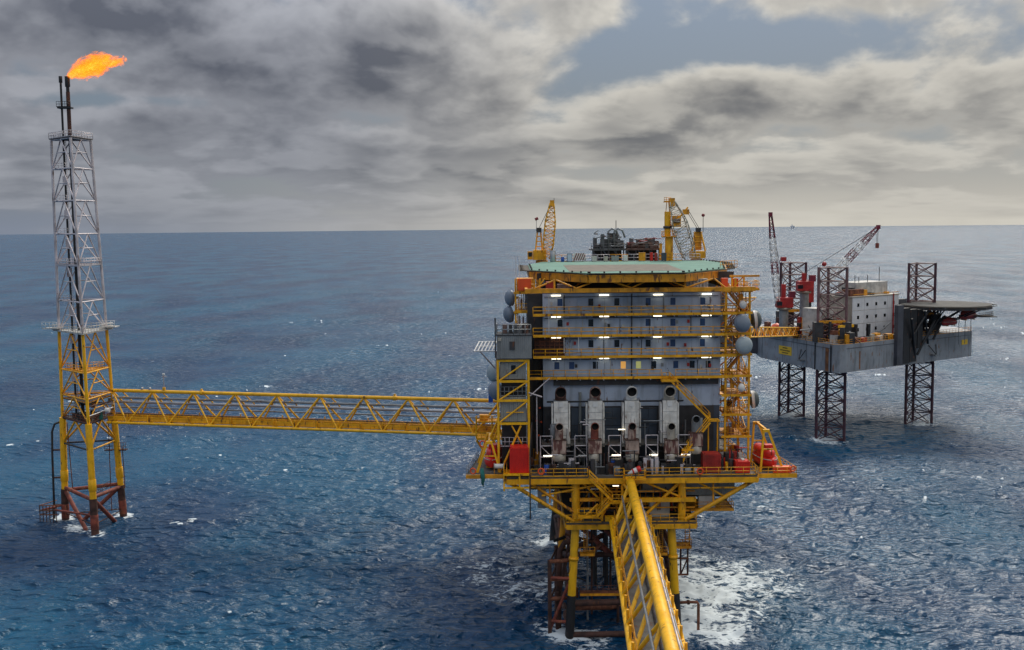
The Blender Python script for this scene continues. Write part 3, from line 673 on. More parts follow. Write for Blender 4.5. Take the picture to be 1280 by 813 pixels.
def small_exhaust(x, z, y, label, m, low=True):
    t = thing('turbine_exhaust', label, 'exhaust', (x, y, DZ), 'short rusty exhausts in front of the stacks')
    pts = [(x, y, z-2.1), (x, y, z-.7)]+[(x, y-.7+.7*math.cos(a), z-.7+.65*math.sin(a)) for a in [R(k) for k in range(18, 95, 18)]]+[(x, y-.95, z-.05)]
    p = MB(); p.sweep(pts, .60, 18, False); p.sweep(pts[2:], .52, 18, False); e = p.build('elbow', m, t)
    b = MB(); ring_sweep(b, pts[-1], (0, -1, 0), .56, .05, 20, 6); b.build('mouth_rim', m, e)
    b = MB(); b.sweep([pts[-4], pts[-3]], .51, 16); b.build('throat_plug', 'throat_dark', e)  # black plug, the pipe's inner shade put into its colour
    if low:
        bx('rusted_casing', x-.98, x+.98, y-.95, y+.6, z-4.15, z-2.05, 'duct_rust', t)
        b = MB(); b.sweep([(x, y-.1, z-4.16), (x, y-.1, z-5.3), (x, y-.1, z-5.35)], [.95, .95, .9], 16); b.build('silencer', 'cream', t)
        for k in range(2): bx('casing_band', x-1.02, x+1.02, y-1.0, y+.62, z-4.2+k*2.05, z-4.1+k*2.05, 'rust_dark', t)
    return t
small_exhaust(6.96, 31.74, 160.6, 'short rusty exhaust nearest the red container, black mouth', 'duct_rust')
small_exhaust(12.31, 31.75, 160.6, 'short exhaust with bright rust-red rim, second from the red container', 'rust_red')
small_exhaust(17.92, 31.7, 160.6, 'short rust-streaked exhaust below the bright white elbow', 'duct_rust')
small_exhaust(23.79, 31.64, 160.6, 'short pale exhaust below the cream elbow, rust on its casing', 'cream')
small_exhaust(27.6, 32.6, 161.2, 'short grey exhaust standing alone beneath the diagonal stair', 'steel_grey')

# ------------------------------------------------------------------ helideck
HZ = 54.7
HP = [(11.4, 160), (25.6, 160), (34.3, 173), (38.5, 196), (37.6, 210), (5.9, 210), (3.0, 196), (3.0, 173)]
def helideck():
    t = thing('helideck', 'large green helicopter deck with tan landing square over the living block', 'helideck', (19, 185, 52))
    prism('deck_plate', HP, HZ-.18, HZ, 'deck_green', t)
    prism('landing_area', [(8.9, 165.5), (26.4, 165.5), (27.6, 192), (9.2, 192)], HZ+.004, HZ+.02, 'deck_tan', t)
    for a, b in zip(HP[6:]+HP[:4], HP[7:]+HP[:5]):
        a = Vector((*a, 0)); b = Vector((*b, 0))
        bar('rim_beam', a+Vector((0, 0, HZ-.85)), b+Vector((0, 0, HZ-.85)), .45, 1.1, 'yellow_orange', t)
        d = (b-a).normalized(); out = Vector((d.y, -d.x, 0))
        ctr = Vector((19, 185, 0))
        if out.dot((a+b)/2-ctr) < 0: out = -out
        net = MB(); z0, z1 = HZ-.22, HZ-.02
        P0, P1, Q0, Q1 = a+out*.35, b+out*.35, a+out*1.5, b+out*1.5
        n = max(2, int((b-a).length/2.2))
        for i in range(n+1):
            f = i/n; net.tube(P0.lerp(P1, f)+Vector((0, 0, z0)), Q0.lerp(Q1, f)+Vector((0, 0, z1)), .05, 4)
        for k in range(5):
            f = k/4; net.tube(P0.lerp(Q0, f)+Vector((0, 0, z0+(z1-z0)*f)), P1.lerp(Q1, f)+Vector((0, 0, z0+(z1-z0)*f)), .05 if k else .04, 4)
        o = net.build('safety_net', 'net', t); o['kind'] = 'stuff'
        for i in range(n+1):
            p = a.lerp(b, i/n)-out*.25; rod('edge_light', (p.x, p.y, HZ), (p.x, p.y, HZ+.24), .13, 'steel_dark', t)
    v = MB()
    v.v = [(3.0, 173, HZ-.1), (1.2, 173, HZ-.1), (1.2, 196, HZ-.1), (3.0, 196, HZ-.1), (3.0, 173, HZ-.16), (1.2, 173, HZ-.16), (1.2, 196, HZ-.16), (3.0, 196, HZ-.16)]
    v.f = [(0, 1, 2, 3), (7, 6, 5, 4), (0, 4, 5, 1), (1, 5, 6, 2), (2, 6, 7, 3), (3, 7, 4, 0)]; v.sm = [False]*6; v.build('net_mat', 'net', t)
    # truss below
    bx('lower_chord', 2.0, 36.4, 160.9, 161.35, 51.75, 52.4, 'yellow_orange', t)
    for x in (2.2, 33.9): bx('lower_chord', x-.2, x+.2, 161.36, 195, 51.75, 52.3, 'yellow_orange', t)
    ns = [(3.4, 6.4), (9.7, 6.7), (9.7, 13), (17.9, 14.5), (17.9, 20.7), (26.2, 23.2), (26.2, 30.2), (31.8, 30.4)]
    for b_, tp in ns: rod('truss_brace', (b_, 161.1, 52.4), (tp, 161.8, 53.6), .13, 'yellow_orange', t)
    for b_, tp in ns[1:7]: rod('truss_brace', (b_, 172, 51.9), (tp, 172, 53.6), .15, 'yellow_orange', t)
    for x in (3.4, 6.4, 26.0, 33.5): bx('truss_post', x-.14, x+.14, 161.4, 161.7, 52.4, 53.7, 'yellow_orange', t)
    for y in (170, 182, 194):
        bx('cross_beam', 4, 35, y, y+.4, 53.3, 54.3, 'steel_dark', t)
    bx('roof_plant', 8.5, 26, 174, 190, 51.55, 53.2, 'steel_dark', t)
    bx('roof_plant', 26.6, 29.8, 163.6, 166, 52.0, 53.5, 'white_dirty', t)
    bx('roof_plant', 5.2, 6.6, 163, 164.4, 52.0, 53.3, 'red_dull', t); bx('roof_plant', 6.9, 8.8, 163, 165, 51.9, 52.9, 'module_brown', t)
    bx('roof_plant', 31.8, 32.7, 163, 164, 52.1, 53.6, 'orange', t)
    for x0, x1 in ((27.0, 29.6),):
        for i in range(6): rod('louvre', (x0+i*.5, 163.5, 52.0), (x0+i*.5, 163.5, 53.5), .06, 'steel_grey', t)
    return t
helideck()
def yard(name, label, cat, build): 
    t = thing(name, label, cat, build[0]); 
    for k, *a in build[1:]: globals()[k](*a, t)
    return t
HB = 209.0
yard('storage_tank', 'silver cylindrical tank at the left rear of the green helideck', 'tank', [(8.0, HB, HZ), ('rod', 'shell', (8.0, HB, HZ), (8.0, HB, HZ+2.1), .55, 'pipe_silver'), ('rod', 'lid', (8.0, HB, HZ+2.1), (8.0, HB, HZ+2.2), .60, 'steel_grey')])
yard('drum', 'bright blue drum at the rear edge of the helideck', 'drum', [(9.9, HB, HZ), ('rod', 'shell', (9.9, HB, HZ), (9.9, HB, HZ+.9), .33, 'blue_drum'), ('rod', 'rib', (9.9, HB, HZ+.4), (9.9, HB, HZ+.5), .36, 'blue_drum'), ('rod', 'lid', (9.9, HB, HZ+.9), (9.9, HB, HZ+.95), .34, 'steel_dark')])
yard('cabinet', 'grey-blue cabinet between blue drum and striped barrier', 'cabinet', [(11.2, HB, HZ), ('bx', 'body', 10.75, 11.75, HB-.4, HB+.4, HZ, HZ+1.6, 'recess_blue'), ('bx', 'door', 10.83, 11.67, HB-.45, HB-.41, HZ+.1, HZ+1.5, 'wall_grey')])
def barrier():
    t = thing('striped_barrier', 'red and white diagonally striped board behind the helideck', 'barrier', (13, HB, HZ))
    bx('board', 11.95, 14.3, HB-.05, HB+.05, HZ+.25, HZ+1.65, 'white', t)
    for i in range(6):
        x = 11.95+i*.43; v = MB(); y = HB-.065; z0, z1 = HZ+.26, HZ+1.64
        pts = [(x, z0), (min(x+.22, 14.28), z0), (min(x+.82, 14.28), z1 if x+.82 < 14.28 else z0+(14.28-x-.22)/.6*(z1-z0)), (min(x+.6, 14.28), z1 if x+.6 < 14.28 else z0+(14.28-x)/.6*(z1-z0))]
        v.v = [(p[0], y, p[1]) for p in pts]+[(p[0], y+.01, p[1]) for p in pts]; v.f = [(0, 1, 2, 3), (7, 6, 5, 4), (0, 4, 5, 1), (1, 5, 6, 2), (2, 6, 7, 3), (3, 7, 4, 0)]; v.sm = [False]*6
        v.build('stripe', 'stripe_red', t)
    for x in (12.2, 14.0): rod('post', (x, HB, HZ), (x, HB, HZ+.4), .05, 'steel_grey', t)
barrier()
def rear_fence():
    t = thing('deck_railing', 'dull railing along the rear edge of the green helideck', 'railing', (20, HB+.8, HZ))
    for a in range(8): railing([(8.6+a*3.5, HB+.8, HZ), (12.1+a*3.5, HB+.8, HZ)], t, 'galvanised' if a % 3 else 'yellow_orange', 1.3, 1.2, 'rail_section', .05)
rear_fence()
rr = random.Random(21)
for i, (x, w, h, m, l, c) in enumerate([(16.0, .9, 1.0, 'white_dirty', 'small off-white locker right of the striped barrier', 'locker'), (18.2, .7, .9, 'cream', 'cream box on the helideck rear edge below the grey module', 'box'), (20.0, 1.4, 1.0, 'panel_grey', 'long grey locker at the middle of the helideck rear edge', 'locker'),
        (22.0, .8, 1.1, 'white', 'white box right of the long grey locker', 'box'), (25.2, 1.2, 1.6, 'yellow_orange', 'orange-yellow cabinet on the helideck rear edge', 'cabinet'), (27.0, .5, 1.6, 'red', 'narrow red fire cabinet on the helideck rear edge', 'cabinet'),
        (27.9, .5, 1.5, 'red_dull', 'dull red cabinet beside the narrow bright red one', 'cabinet'), (29.4, .9, 1.5, 'recess_blue', 'dark blue cabinet near the yellow crane column', 'cabinet')]):
    t = thing('deck_box', l, c, (x, HB-.4, HZ)); bx('body', x-w/2, x+w/2, HB-.8, HB-.1, HZ+.1, HZ+h, m, t); bx('lid', x-w/2-.04, x+w/2+.04, HB-.84, HB-.06, HZ+h, HZ+h+.07, m, t)
    for s in (-1, 1): bx('foot', x+s*w*.35-.05, x+s*w*.35+.05, HB-.7, HB-.2, HZ, HZ+.1, 'steel_dark', t)

# ------------------------------------------------------------------ cranes and drilling modules at the back of the platform
def lattice(parent, a, b, w0, wm, w1, n, mt, name='boom', chord=.11, lace=.06, bands=None, side=None, piece=True):
    a, b = Vector(a), Vector(b); ax = (b-a).normalized()
    sx = Vector(side or (1, 0, 0)); sx = (sx-ax*sx.dot(ax)).normalized(); sy = ax.cross(sx)
    def wd(f): return w0+(wm-w0)*min(1, f/.25) if f < .25 else (wm if f < .65 else wm+(w1-wm)*(f-.65)/.35)
    cs = [[a.lerp(b, i/n)+(sx*u+sy*v)*wd(i/n)/2 for i in range(n+1)] for u, v in ((-1, -1), (1, -1), (1, 1), (-1, 1))]
    for k in range(n):
        m = bands[min(int(k/n*len(bands)), len(bands)-1)] if bands else mt
        seg = MB()
        for q in range(4):
            c0, c1 = cs[q], cs[(q+1) % 4]
            seg.tube(c0[k], c0[k+1], chord, 6)
            p, r_ = (c0, c1) if k % 2 else (c1, c0)
            seg.tube(p[k], r_[k+1], lace, 4); seg.tube(c0[k+1], c1[k+1], lace, 4)
        seg.build(name+'_section', m, parent)
def crane_left():
    t = thing('pedestal_crane', 'yellow lattice crane with near-upright boom at the left rear of the platform', 'crane', (6, 213, HZ))
    rod('pedestal', (6.0, 214, 45), (6.0, 214, HZ+.2), 1.2, 'yellow_orange', t, 18)
    bx('machine_house', 4.3, 6.9, 212.5, 216, HZ+.3, HZ+2.2, 'yellow', t); bx('cab', 3.2, 4.2, 212.3, 213.8, HZ+.4, HZ+2.0, 'yellow_orange', t)
    bx('cab_window', 3.35, 4.05, 212.22, 212.29, HZ+1.0, HZ+1.8, 'glass_dark', t)
    for x in (4.8, 6.1):
        rod('gantry_leg', (x, 213.3, HZ+2.2), (5.2+(x-4.8)*.5, 214.2, 60.6), .16, 'yellow', t)
    for z in (57.6, 58.6, 59.6, 60.5): rod('gantry_rung', (4.95, 213.8, z), (5.95, 213.8, z), .10, 'yellow', t)
    bx('gantry_head', 5.0, 6.0, 213.6, 214.8, 60.4, 61.3, 'steel_dark', t)
    lattice(t, (7.0, 212.4, HZ+.6), (8.0, 211.2, 66.0), 1.0, 2.0, .8, 12, 'yellow', side=(1, 0, 0))
    bx('boom_head', 7.6, 8.4, 210.7, 211.5, 65.3, 66.6, 'yellow_orange', t); rod('boom_aerial', (8.4, 211, 66), (8.4, 211, 67), .05, 'steel_dark', t)
    rod('boom_light', (6.6, 212, 62.8), (7.3, 212, 62.8), .13, 'steel_dark', t)
    rod('pendant_rope', (5.5, 214, 61.2), (7.7, 211.4, 65.6), .05, 'rope', t)
    rod('warning_pole', (5.0, 214, 60.4), (5.0, 214, 62.8), .05, 'steel_grey', t); rod('warning_ball', (4.75, 214, 62.9), (5.35, 214, 63.2), .28, 'stripe_red', t)
crane_left()
def crane_right():
    t = thing('pedestal_crane', 'yellow lattice crane with leaning wide boom and A-frame at the right rear', 'crane', (36, 213, HZ))
    rod('pedestal', (36.6, 214, 45), (36.6, 214, HZ+.2), 1.2, 'yellow_orange', t, 18)
    bx('machine_house', 35.5, 38.2, 212.6, 216, HZ+.3, HZ+1.7, 'yellow', t)
    for x in (35.6, 38.2): rod('gantry_leg', (x, 213, HZ+1.7), (36.9+(x-36.9)*.45, 214.2, 60.2), .18, 'yellow', t)
    for z in (57.2, 58.2, 59.2, 60.1): rod('gantry_rung', (36.0, 213.8, z), (37.8, 213.8, z), .10, 'yellow', t)
    bx('gantry_plate', 36.2, 37.6, 213.9, 214.2, 56.6, 60.1, 'yellow_orange', t); bx('gantry_head', 36.5, 37.4, 213.4, 214.6, 60.2, 61.0, 'steel_dark', t)
    lattice(t, (35.0, 212.4, HZ+.5), (31.3, 211, 66.2), 2.2, 2.9, .9, 10, 'cream', side=(1, 0, .3))
    bx('boom_head', 30.8, 31.8, 210.5, 211.5, 65.2, 66.8, 'yellow_orange', t)
    bx('boom_jib', 33.4, 34.6, 210.6, 211.4, 63.6, 64.6, 'yellow_orange', t); rod('boom_jib_arm', (32.4, 211, 62.6), (34.4, 211, 65), .16, 'yellow', t)
    for dx in (0, .4): rod('pendant_rope', (36.7+dx, 213.9, 60.9), (34.2+dx, 211, 64.2), .05, 'rope', t)
    rod('warning_pole', (37.9, 214, 60.2), (37.9, 214, 63.2), .06, 'steel_dark', t)
    b = MB(); b.sweep([(37.9, 214, 63.1+.7*k/8) for k in range(9)], [.02, .2, .28, .33, .35, .33, .28, .2, .02], 10); b.build('warning_ball', 'stripe_red', t)
crane_right()
def rest_column():
    t = thing('crane_column', 'stout yellow column with ring platform and caged top beside the leaning boom', 'column', (30.8, 212, HZ))
    rod('lower_shaft', (30.9, 212, HZ-6), (30.9, 212, 59.2), .78, 'yellow', t, 18)
    rod('ring_platform', (30.9, 212, 59.2), (30.9, 212, 59.45), 1.5, 'yellow_orange', t, 18)
    b = MB(); ring_sweep(b, (30.9, 212, 60.4), (0, 0, 1), 1.45, .05, 20, 4)
    for k in range(10): b.tube((30.9+1.45*math.cos(k*.628), 212+1.45*math.sin(k*.628), 59.45), (30.9+1.45*math.cos(k*.628), 212+1.45*math.sin(k*.628), 60.4), .05, 4)
    b.build('ring_railing', 'yellow', t)
    rod('upper_shaft', (30.6, 212, 59.45), (30.6, 212, 64.2), .62, 'yellow', t, 18); rod('dark_collar', (30.6, 212, 60.9), (30.6, 212, 61.4), .85, 'steel_dark', t, 18)
    for s in (-.35, .35): rod('top_frame_leg', (30.6+s, 212, 64.2), (30.6+s*.5, 212, 66), .07, 'yellow_orange', t)
    bx('top_platform', 29.8, 31.2, 211.4, 212.6, 66.0, 66.15, 'yellow_orange', t); railing([(29.85, 211.45, 66.15), (31.15, 211.45, 66.15)], t, 'yellow_orange', .8, .45)
    bx('winch', 31.5, 33.1, 211.2, 212.6, 61.2, 63.4, 'yellow_orange', t); rod('winch_drum', (31.6, 211, 62.4), (32.8, 211, 62.4), .4, 'module_brown', t)
    bx('side_ladder', 29.0, 29.5, 211.8, 212.0, HZ, 58, 'yellow_orange', t)
rest_column()
def drill_module(name, label, x0, x1, seed, mats, z1):
    t = thing(name, label, 'module', ((x0+x1)/2, 217, HZ)); r = random.Random(seed); z0 = 53.6
    bx('base_floor', x0-.3, x1+.3, 213.5, 221, z0+3.1, z0+3.35, mats[0], t)
    for x in np.linspace(x0+.2, x1-.2, 5): rod('base_leg', (x, 213.8, z0-1), (x, 213.8, z0+3.1), .14, 'steel_dark', t)
    for i in range(3): a = x0+i*(x1-x0)/3; rod('base_brace', (a, 213.8, z0+3), (a+(x1-x0)/3, 213.8, z0+.4), .10, 'recess_blue', t)
    bx('base_room', x0+.4, x1-.4, 216, 221, z0-1, z0+3.1, 'steel_black', t)
    H = z1-z0-3.3
    for i in range(26):
        w = r.uniform(.5, 1.8); h = r.uniform(.4, H*.85); a = r.uniform(x0, x1-w); b = r.uniform(213.8, 217)
        bx('machine', a, a+w, b, b+r.uniform(.8, 2.5), z0+3.35, z0+3.35+h, r.choice(mats), t)
    for i in range(18):
        a = r.uniform(x0, x1-1.2); z = r.uniform(z0+3.6, z1-.3); rod('pipe', (a, 213.7, z), (a+r.uniform(.6, 2), 213.7, z+r.choice([0, 0, .5])), r.choice([.05, .08, .12]), r.choice(mats+['steel_grey']), t)
    railing([(x0-.3, 213.4, z0+3.35), (x1+.3, 213.4, z0+3.35)], t, mats[0], 1.1, 1.1)
    return t
tm = drill_module('drilling_module', 'grey cluttered drilling module behind the helideck, topped by a thin mast', 16.1, 22.4, 4, ['module_grey', 'steel_grey', 'steel_dark', 'module_grey'], 60.6)
rod('mast', (20.9, 216, 59), (20.9, 216, 62.6), .07, 'steel_dark', tm)
for dx in (0, 1.2): b = MB(); b.sweep([(19.2+dx, 214.2, 57.2), (19.2+dx, 214.2, 60.4), (19.9+dx, 214.2, 61.0), (20.8+dx, 214.2, 60.6), (21.3+dx, 214.2, 59.2)], .2, 8); b.build('bent_pipe', 'steel_grey', tm)
drill_module('mud_module', 'brownish equipment module between grey module and yellow crane column', 22.9, 29.4, 8, ['module_brown', 'module_grey', 'module_brown', 'rust_dark', 'red_dull'], 59.4)
tr = thing('process_module', 'dark stacked process module behind the living block and below the cranes', 'module', (20, 205, DZ))
bx('module_block', 5.0, 33.5, 193.0, 220.5, DZ+.05, 38, 'module_grey', tr); bx('module_block', 6.0, 38.2, 193.2, 220.3, 38.3, 53.4, 'module_grey', tr)
for z in (31, 38.15, 45): bx('module_walkway', 3.6, 38.6, 193.4, 220.8, z-.1, z+.1, 'yellow_orange', tr)
for k in range(9): bx('module_column', 3.9, 4.3, 195+k*3, 195.4+k*3, DZ+.02, 53.3, 'yellow_orange', tr)

# ------------------------------------------------------------------ stair tower on the left
def stair_tower():
    t = thing('stair_tower', 'grey cabin on a yellow braced tower left of the living block', 'tower', (.2, 162, DZ))
    x0, x1, y0, y1 = -2.2, 2.4, 160.2, 164.6
    c = bx('cabin', -2.3, 2.9, 159.9, 164.9, 42.1, 45.5, 'cabin_grey', t)
    bx('cabin_roof', -2.4, 3.0, 159.8, 165, 45.5, 45.65, 'steel_dark', c); bx('cabin_sill', -2.35, 2.95, 159.85, 164.95, 41.95, 42.09, 'steel_dark', c)
    f = bx('window', -.40, .40, 159.80, 159.89, 43.4, 44.65, 'steel_dark', c)
    box('lamp', (-1.9, 159.75, 44.95), (.5, .3, .4), 'cream', c)
    railing([(-2.3, 159.95, 45.65), (2.8, 159.95, 45.65)], c, 'steel_grey', 1.5, .85, r=.06); railing([(-2.3, 159.95, 45.65), (-2.3, 164.8, 45.65)], c, 'steel_grey', 1.5, 1.2, r=.06)
    r = random.Random(6)
    for i in range(9): x = r.uniform(-2, 2.2); bx('roof_unit', x, x+r.uniform(.3, .9), 161+r.random(), 163, 45.66, 45.7+r.uniform(.5, 1.6), r.choice(['module_grey', 'steel_dark', 'module_brown', 'white_dirty']), c)
    rod('aerial', (-2.5, 159.9, 42.2), (-2.5, 159.9, 48.2), .10, 'steel_dark', t)
    for x in (x0, x1):
        for y in (y0, y1): bx('post', x-.16, x+.16, y-.16, y+.16, DZ, 41.94, 'yellow_clean', t)
    for z in (41.75, 38.6, 35.7, 32.2):
        bx('beam', x0+.17, x1-.17, y0-.13, y0+.13, z-.17, z+.17, 'yellow_clean', t); bx('beam', x0-.13, x0+.13, y0+.17, y1-.17, z-.17, z+.17, 'yellow_clean', t); bx('beam', x1-.13, x1+.13, y0+.17, y1-.17, z-.17, z+.17, 'yellow', t)
    for a, b in ((38.7, 41.6), (35.8, 38.5), (32.4, 35.6)): rod('brace', (x0+.2, y0, a), (x1-.2, y0, b), .13, 'yellow_clean', t); rod('brace', (x0, y0+.2, b), (x0, y1-.2, a), .12, 'yellow', t)
    rod('brace', (x0+.3, y0, DZ+.2), (x1-1.2, y0, 31.9), .16, 'yellow', t); rod('brace', (x1-.2, y0, 27.5), (x0+2, y0, 31.9), .12, 'yellow', t)
    rod('brace', (-1.0, y0, 33.9), (1.6, y0, 33.9), .08, 'yellow', t)
    for z0, z1 in ((38.9, 41.5), (32.45, 36.2)):
        for k in range(3): w = (x1-x0-.7)/3; bx('wall_panel', x0+.35+k*w, x0+.35+(k+1)*w-.03, y0+.35, y0+.5, z0, z1, 'panel_grey', t)
        bx('side_panel', x0+.3, x0+.42, y0+.6, y1-.3, z0, z1, 'panel_grey', t)
    bx('window', -.2, .5, y0+.27, y0+.34, 39.7, 41.0, 'glass_dark', t)
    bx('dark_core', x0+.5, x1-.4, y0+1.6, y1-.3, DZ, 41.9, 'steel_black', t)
    railing([(x0+.3, y0+.5, 36.3), (x1-.3, y0+.5, 36.3)], t, 'steel_grey', 1.4, .7, r=.05)
    railing([(x0+.3, y0+.5, 28.6), (x1-.3, y0+.5, 28.6)], t, 'galvanised', 1.4, .7, r=.05)
    # jib reaching out with a flood light
    rod('flood_arm', (2.6, 160, 36.4), (5.6, 160.6, 39.0), .08, 'galvanised', t); rod('flood_arm', (2.4, 160, 36.9), (4.4, 160.2, 36.2), .12, 'galvanised', t); rod('flood_post', (3.6, 160.3, 27.5), (3.6, 160.3, 36.5), .08, 'galvanised', t)
    return t
stair_tower()
def grey_annex():
    t = thing('panel_frame', 'white slatted rack sticking out left of the grey cabin', 'frame', (-4, 168, 40))
    b = MB()
    for i in range(6): rod('slat', (-5.9+i*.55, 166.2, 42.5), (-5.2+i*.55, 169.5, 43.6), .10, 'white', t)
    for y, z in ((166.2, 42.5), (167.8, 43.05), (169.5, 43.6)): rod('rail', (-6.0+(z-42.5)*.64, y, z), (-2.3, y, z), .10, 'white', t)
    rod('strut', (-5.0, 166.6, 42.4), (-2.6, 167, 39.6), .12, 'galvanised', t); rod('strut', (-2.5, 166.4, 42.5), (-2.5, 166.4, 38), .12, 'galvanised', t)
grey_annex()

# ------------------------------------------------------------------ yellow scaffold tower on the right
def scaffold():
    t = thing('escape_tower', 'yellow open stair tower of beams and ladders right of the living block', 'tower', (34, 168, DZ))
    x0, x1, y0, y1 = 32.6, 36.2, 163.9, 171.5
    r = random.Random(12)
    for x in (x0, x1):
        for y in (y0, y1): bx('post', x-.15, x+.15, y-.15, y+.15, DZ, 52.0 if x < 35 else 51.7, 'yellow', t)
    zs = [29.2, 32.6, 35.6, 38.6, 41.9, 45.1, 48.3, 51.6]
    for i, z in enumerate(zs):
        bx('beam', x0-.6, x1+.4, y0-.28, y0-.16, z-.18, z+.18, 'yellow', t); bx('beam', x1-.12, x1+.12, y0+.16, y1-.16, z-.15, z+.15, 'yellow', t)
        bx('grating', x0+.2, x1-.2, y0+.2, y1-.2, z-.12, z-.04, 'yellow_orange', t)
        railing([(x0, y0-.2, z+.05), (x1, y0-.2, z+.05)], t, 'yellow_orange', 1.15, 1.0); railing([(x1, y0, z+.05), (x1, y1, z+.05)], t, 'yellow', 1.15, 1.5)
        if i < 7:
            s = i % 2; stairs((x0+.5 if s else x1-.5, y0+1.2+s*1.6, z), (x1-.5 if s else x0+.5, y0+1.2+s*1.6, zs[i+1]), .9, t, 'yellow_orange')
            rod('brace', (x1, y0+.2, z), (x1, y1-.2, zs[i+1]), .09, 'yellow', t)
            rod('brace', (x0 if s else x1, y1, z), (x1 if s else x0, y1, zs[i+1]), .10, 'yellow_orange', t)
            for k in range(4): x = r.uniform(x0, x1); rod('cable', (x, y0+r.uniform(.3, 3), z), (x, y0+.5, zs[i+1]), .05, r.choice(['steel_dark', 'white_dirty', 'yellow_orange', 'rust']), t)
    for i in range(90):
        z = r.uniform(26, 51); x = r.uniform(x0-.3, x1+.2); y = r.uniform(y0-.1, y0+4); h = r.uniform(1, 3.2)
        m = r.choice(['yellow_orange', 'yellow', 'yellow_orange', 'rust', 'steel_dark', 'white_dirty'])
        if i % 2: rod('scaffold_pole', (x, y, z), (x, y, z+h), .06, m, t)
        else: rod('scaffold_pole', (x0-.3, y, z), (x0-.3+h, y, z), .06, m, t)
        if i % 5 == 0: bx('junction_box', x, x+.6, y, y+.5, z, z+.9, m, t)
    # outer arms that hold the dishes
    for z in (50.2, 46.9, 43.4, 37.2, 34.2): rod('dish_arm', (x1, y0+.2, z), (x1-1.2, y0-.6, z), .09, 'yellow', t)
    for z in (46.6, 50.0, 33.6): rod('dish_arm', (x1, 171, z), (39.0, 172, z), .12, 'yellow', t); rod('dish_arm', (x1, 171, z-1.8), (38.8, 172, z-.2), .09, 'yellow_orange', t)
    bx('corner_platform', 34.5, 37.4, 162.6, 166, 51.75, 51.95, 'yellow_orange', t); railing([(34.5, 162.65, 51.95), (37.3, 162.65, 51.95), (37.3, 166, 51.95)], t, 'yellow', 1.2, .9)
    for x in (33.4, 35.2): bx('corner_post', x-.12, x+.12, 163.4, 163.65, 51.95, 54.0, 'yellow', t)
    rod('corner_brace', (33.4, 163.5, 52.0), (35.2, 163.5, 53.9), .09, 'yellow', t); bx('corner_beam', 33.0, 37.5, 163.2, 163.5, 53.75, 54.05, 'yellow_orange', t)
    bx('corner_locker', 33.6, 34.4, 163.7, 164.6, 52.0, 53.5, 'orange', t)
    railing([(34.0, 176, HZ-.2), (37.6, 180, HZ-.2)], t, 'yellow_orange', 1.2, .9)
    return t
scaffold()
def left_stage():
    t = thing('instrument_stage', 'yellow cluttered staging left of the living block under the helideck corner', 'tower', (2, 172, 45))
    x0, x1 = .6, 4.4
    for x in (x0, 2.6, x1): bx('post', x-.13, x+.13, 167.6, 167.9, 42, 53.6, 'yellow', t)
    for z in (45.1, 48.4, 51.4):
        bx('beam', x0-.3, x1+.3, 167.3, 167.58, z-.17, z+.17, 'yellow', t); bx('grating', x0, x1, 167.95, 175, z-.1, z, 'yellow_orange', t); railing([(x0, 167.4, z+.17), (x1, 167.4, z+.17)], t, 'yellow', 1.15, .9)
    r = random.Random(8)
    for i in range(70):
        x = r.uniform(x0, x1+.4); z = r.choice([42.3, 45.2, 48.5]); rod('pipe', (x, r.uniform(168, 170), z), (x, r.uniform(168, 170), z+r.uniform(1, 3)), r.choice([.05, .08, .12]), r.choice(['yellow_orange', 'rust', 'white_dirty', 'steel_grey', 'yellow']), t)
    bx('locker', .8, 3.4, 168, 171, 51.6, 53.6, 'yellow_orange', t); bx('orange_tank', 1.0, 3.0, 167.0, 167.29, 51.8, 53.6, 'orange', t)
    rod('brace', (3.6, 167.7, 51.6), (5.2, 167.7, 53.6), .12, 'yellow', t)
    for x in (.7, 1.2): rod('aerial', (x, 168, 53.6), (x, 168, 57), .04, 'white', t)
left_stage()

# ------------------------------------------------------------------ dish aerials
def dish(c, axis, r, label, mt, inside='dish_inside', deep=.62, rim=None):
    ax = Vector(axis).normalized(); c = Vector(c)
    t = thing('dish_antenna', label, 'dish antenna', c-ax*r*.7, 'round dish aerials on the platform')
    n = 9; b = MB(); pts = []; rad = []
    for k in range(n+1):
        a = k/n*math.pi/2; pts.append(c+ax*(math.sin(a)*r*deep)); rad.append(max(r*math.cos(a), .012))
    b.sweep(pts, rad, 28, False); d = b.build('dome', mt, t)
    b = MB(); b.sweep([c-ax*r*.28, c+ax*.02], [r*1.02, r*1.02], 28, False); b.build('shroud', rim or mt, t)
    b = MB(); b.sweep([c-ax*r*.62, c-ax*r*.5, c-ax*r*.27], [r*.25, r*.55, r*1.0], 24); b.build('back_shell', inside, t)
    b = MB(); ring_sweep(b, c, ax, r*1.02, r*.035, 28, 6); b.build('rim', rim or mt, t)
    b = MB(); b.tube(c-ax*r*.5, c-ax*r*1.1, r*.14, 10); b.build('mount', 'steel_grey', t)
    return t
dish((34.9, 162.7, 46.8), (.38, -.88, .22), 1.33, 'blue-grey domed dish on yellow tower level with the second gallery', 'dome')
dish((35.2, 162.7, 43.4), (.30, -.92, .05), 1.33, 'pale blue-grey domed dish directly below the darker one on the yellow tower', 'dome_pale')
dish((35.0, 162.9, 49.6), (.5, -.85, .1), .60, 'small white dish near the top of the yellow tower', 'white')
dish((34.9, 162.9, 36.9), (.6, -.78, .1), .62, 'small white dish on the yellow tower beside the diagonal stair', 'white')
dish((39.0, 172, 46.5), (.96, -.05, .1), 1.45, 'dish facing right with white rim behind the yellow tower, upper one', 'dish_inside', rim='white')
dish((38.8, 172, 33.6), (.96, -.1, .1), 1.4, 'dish facing right with white rim at the foot of the yellow tower', 'dish_inside', rim='white')
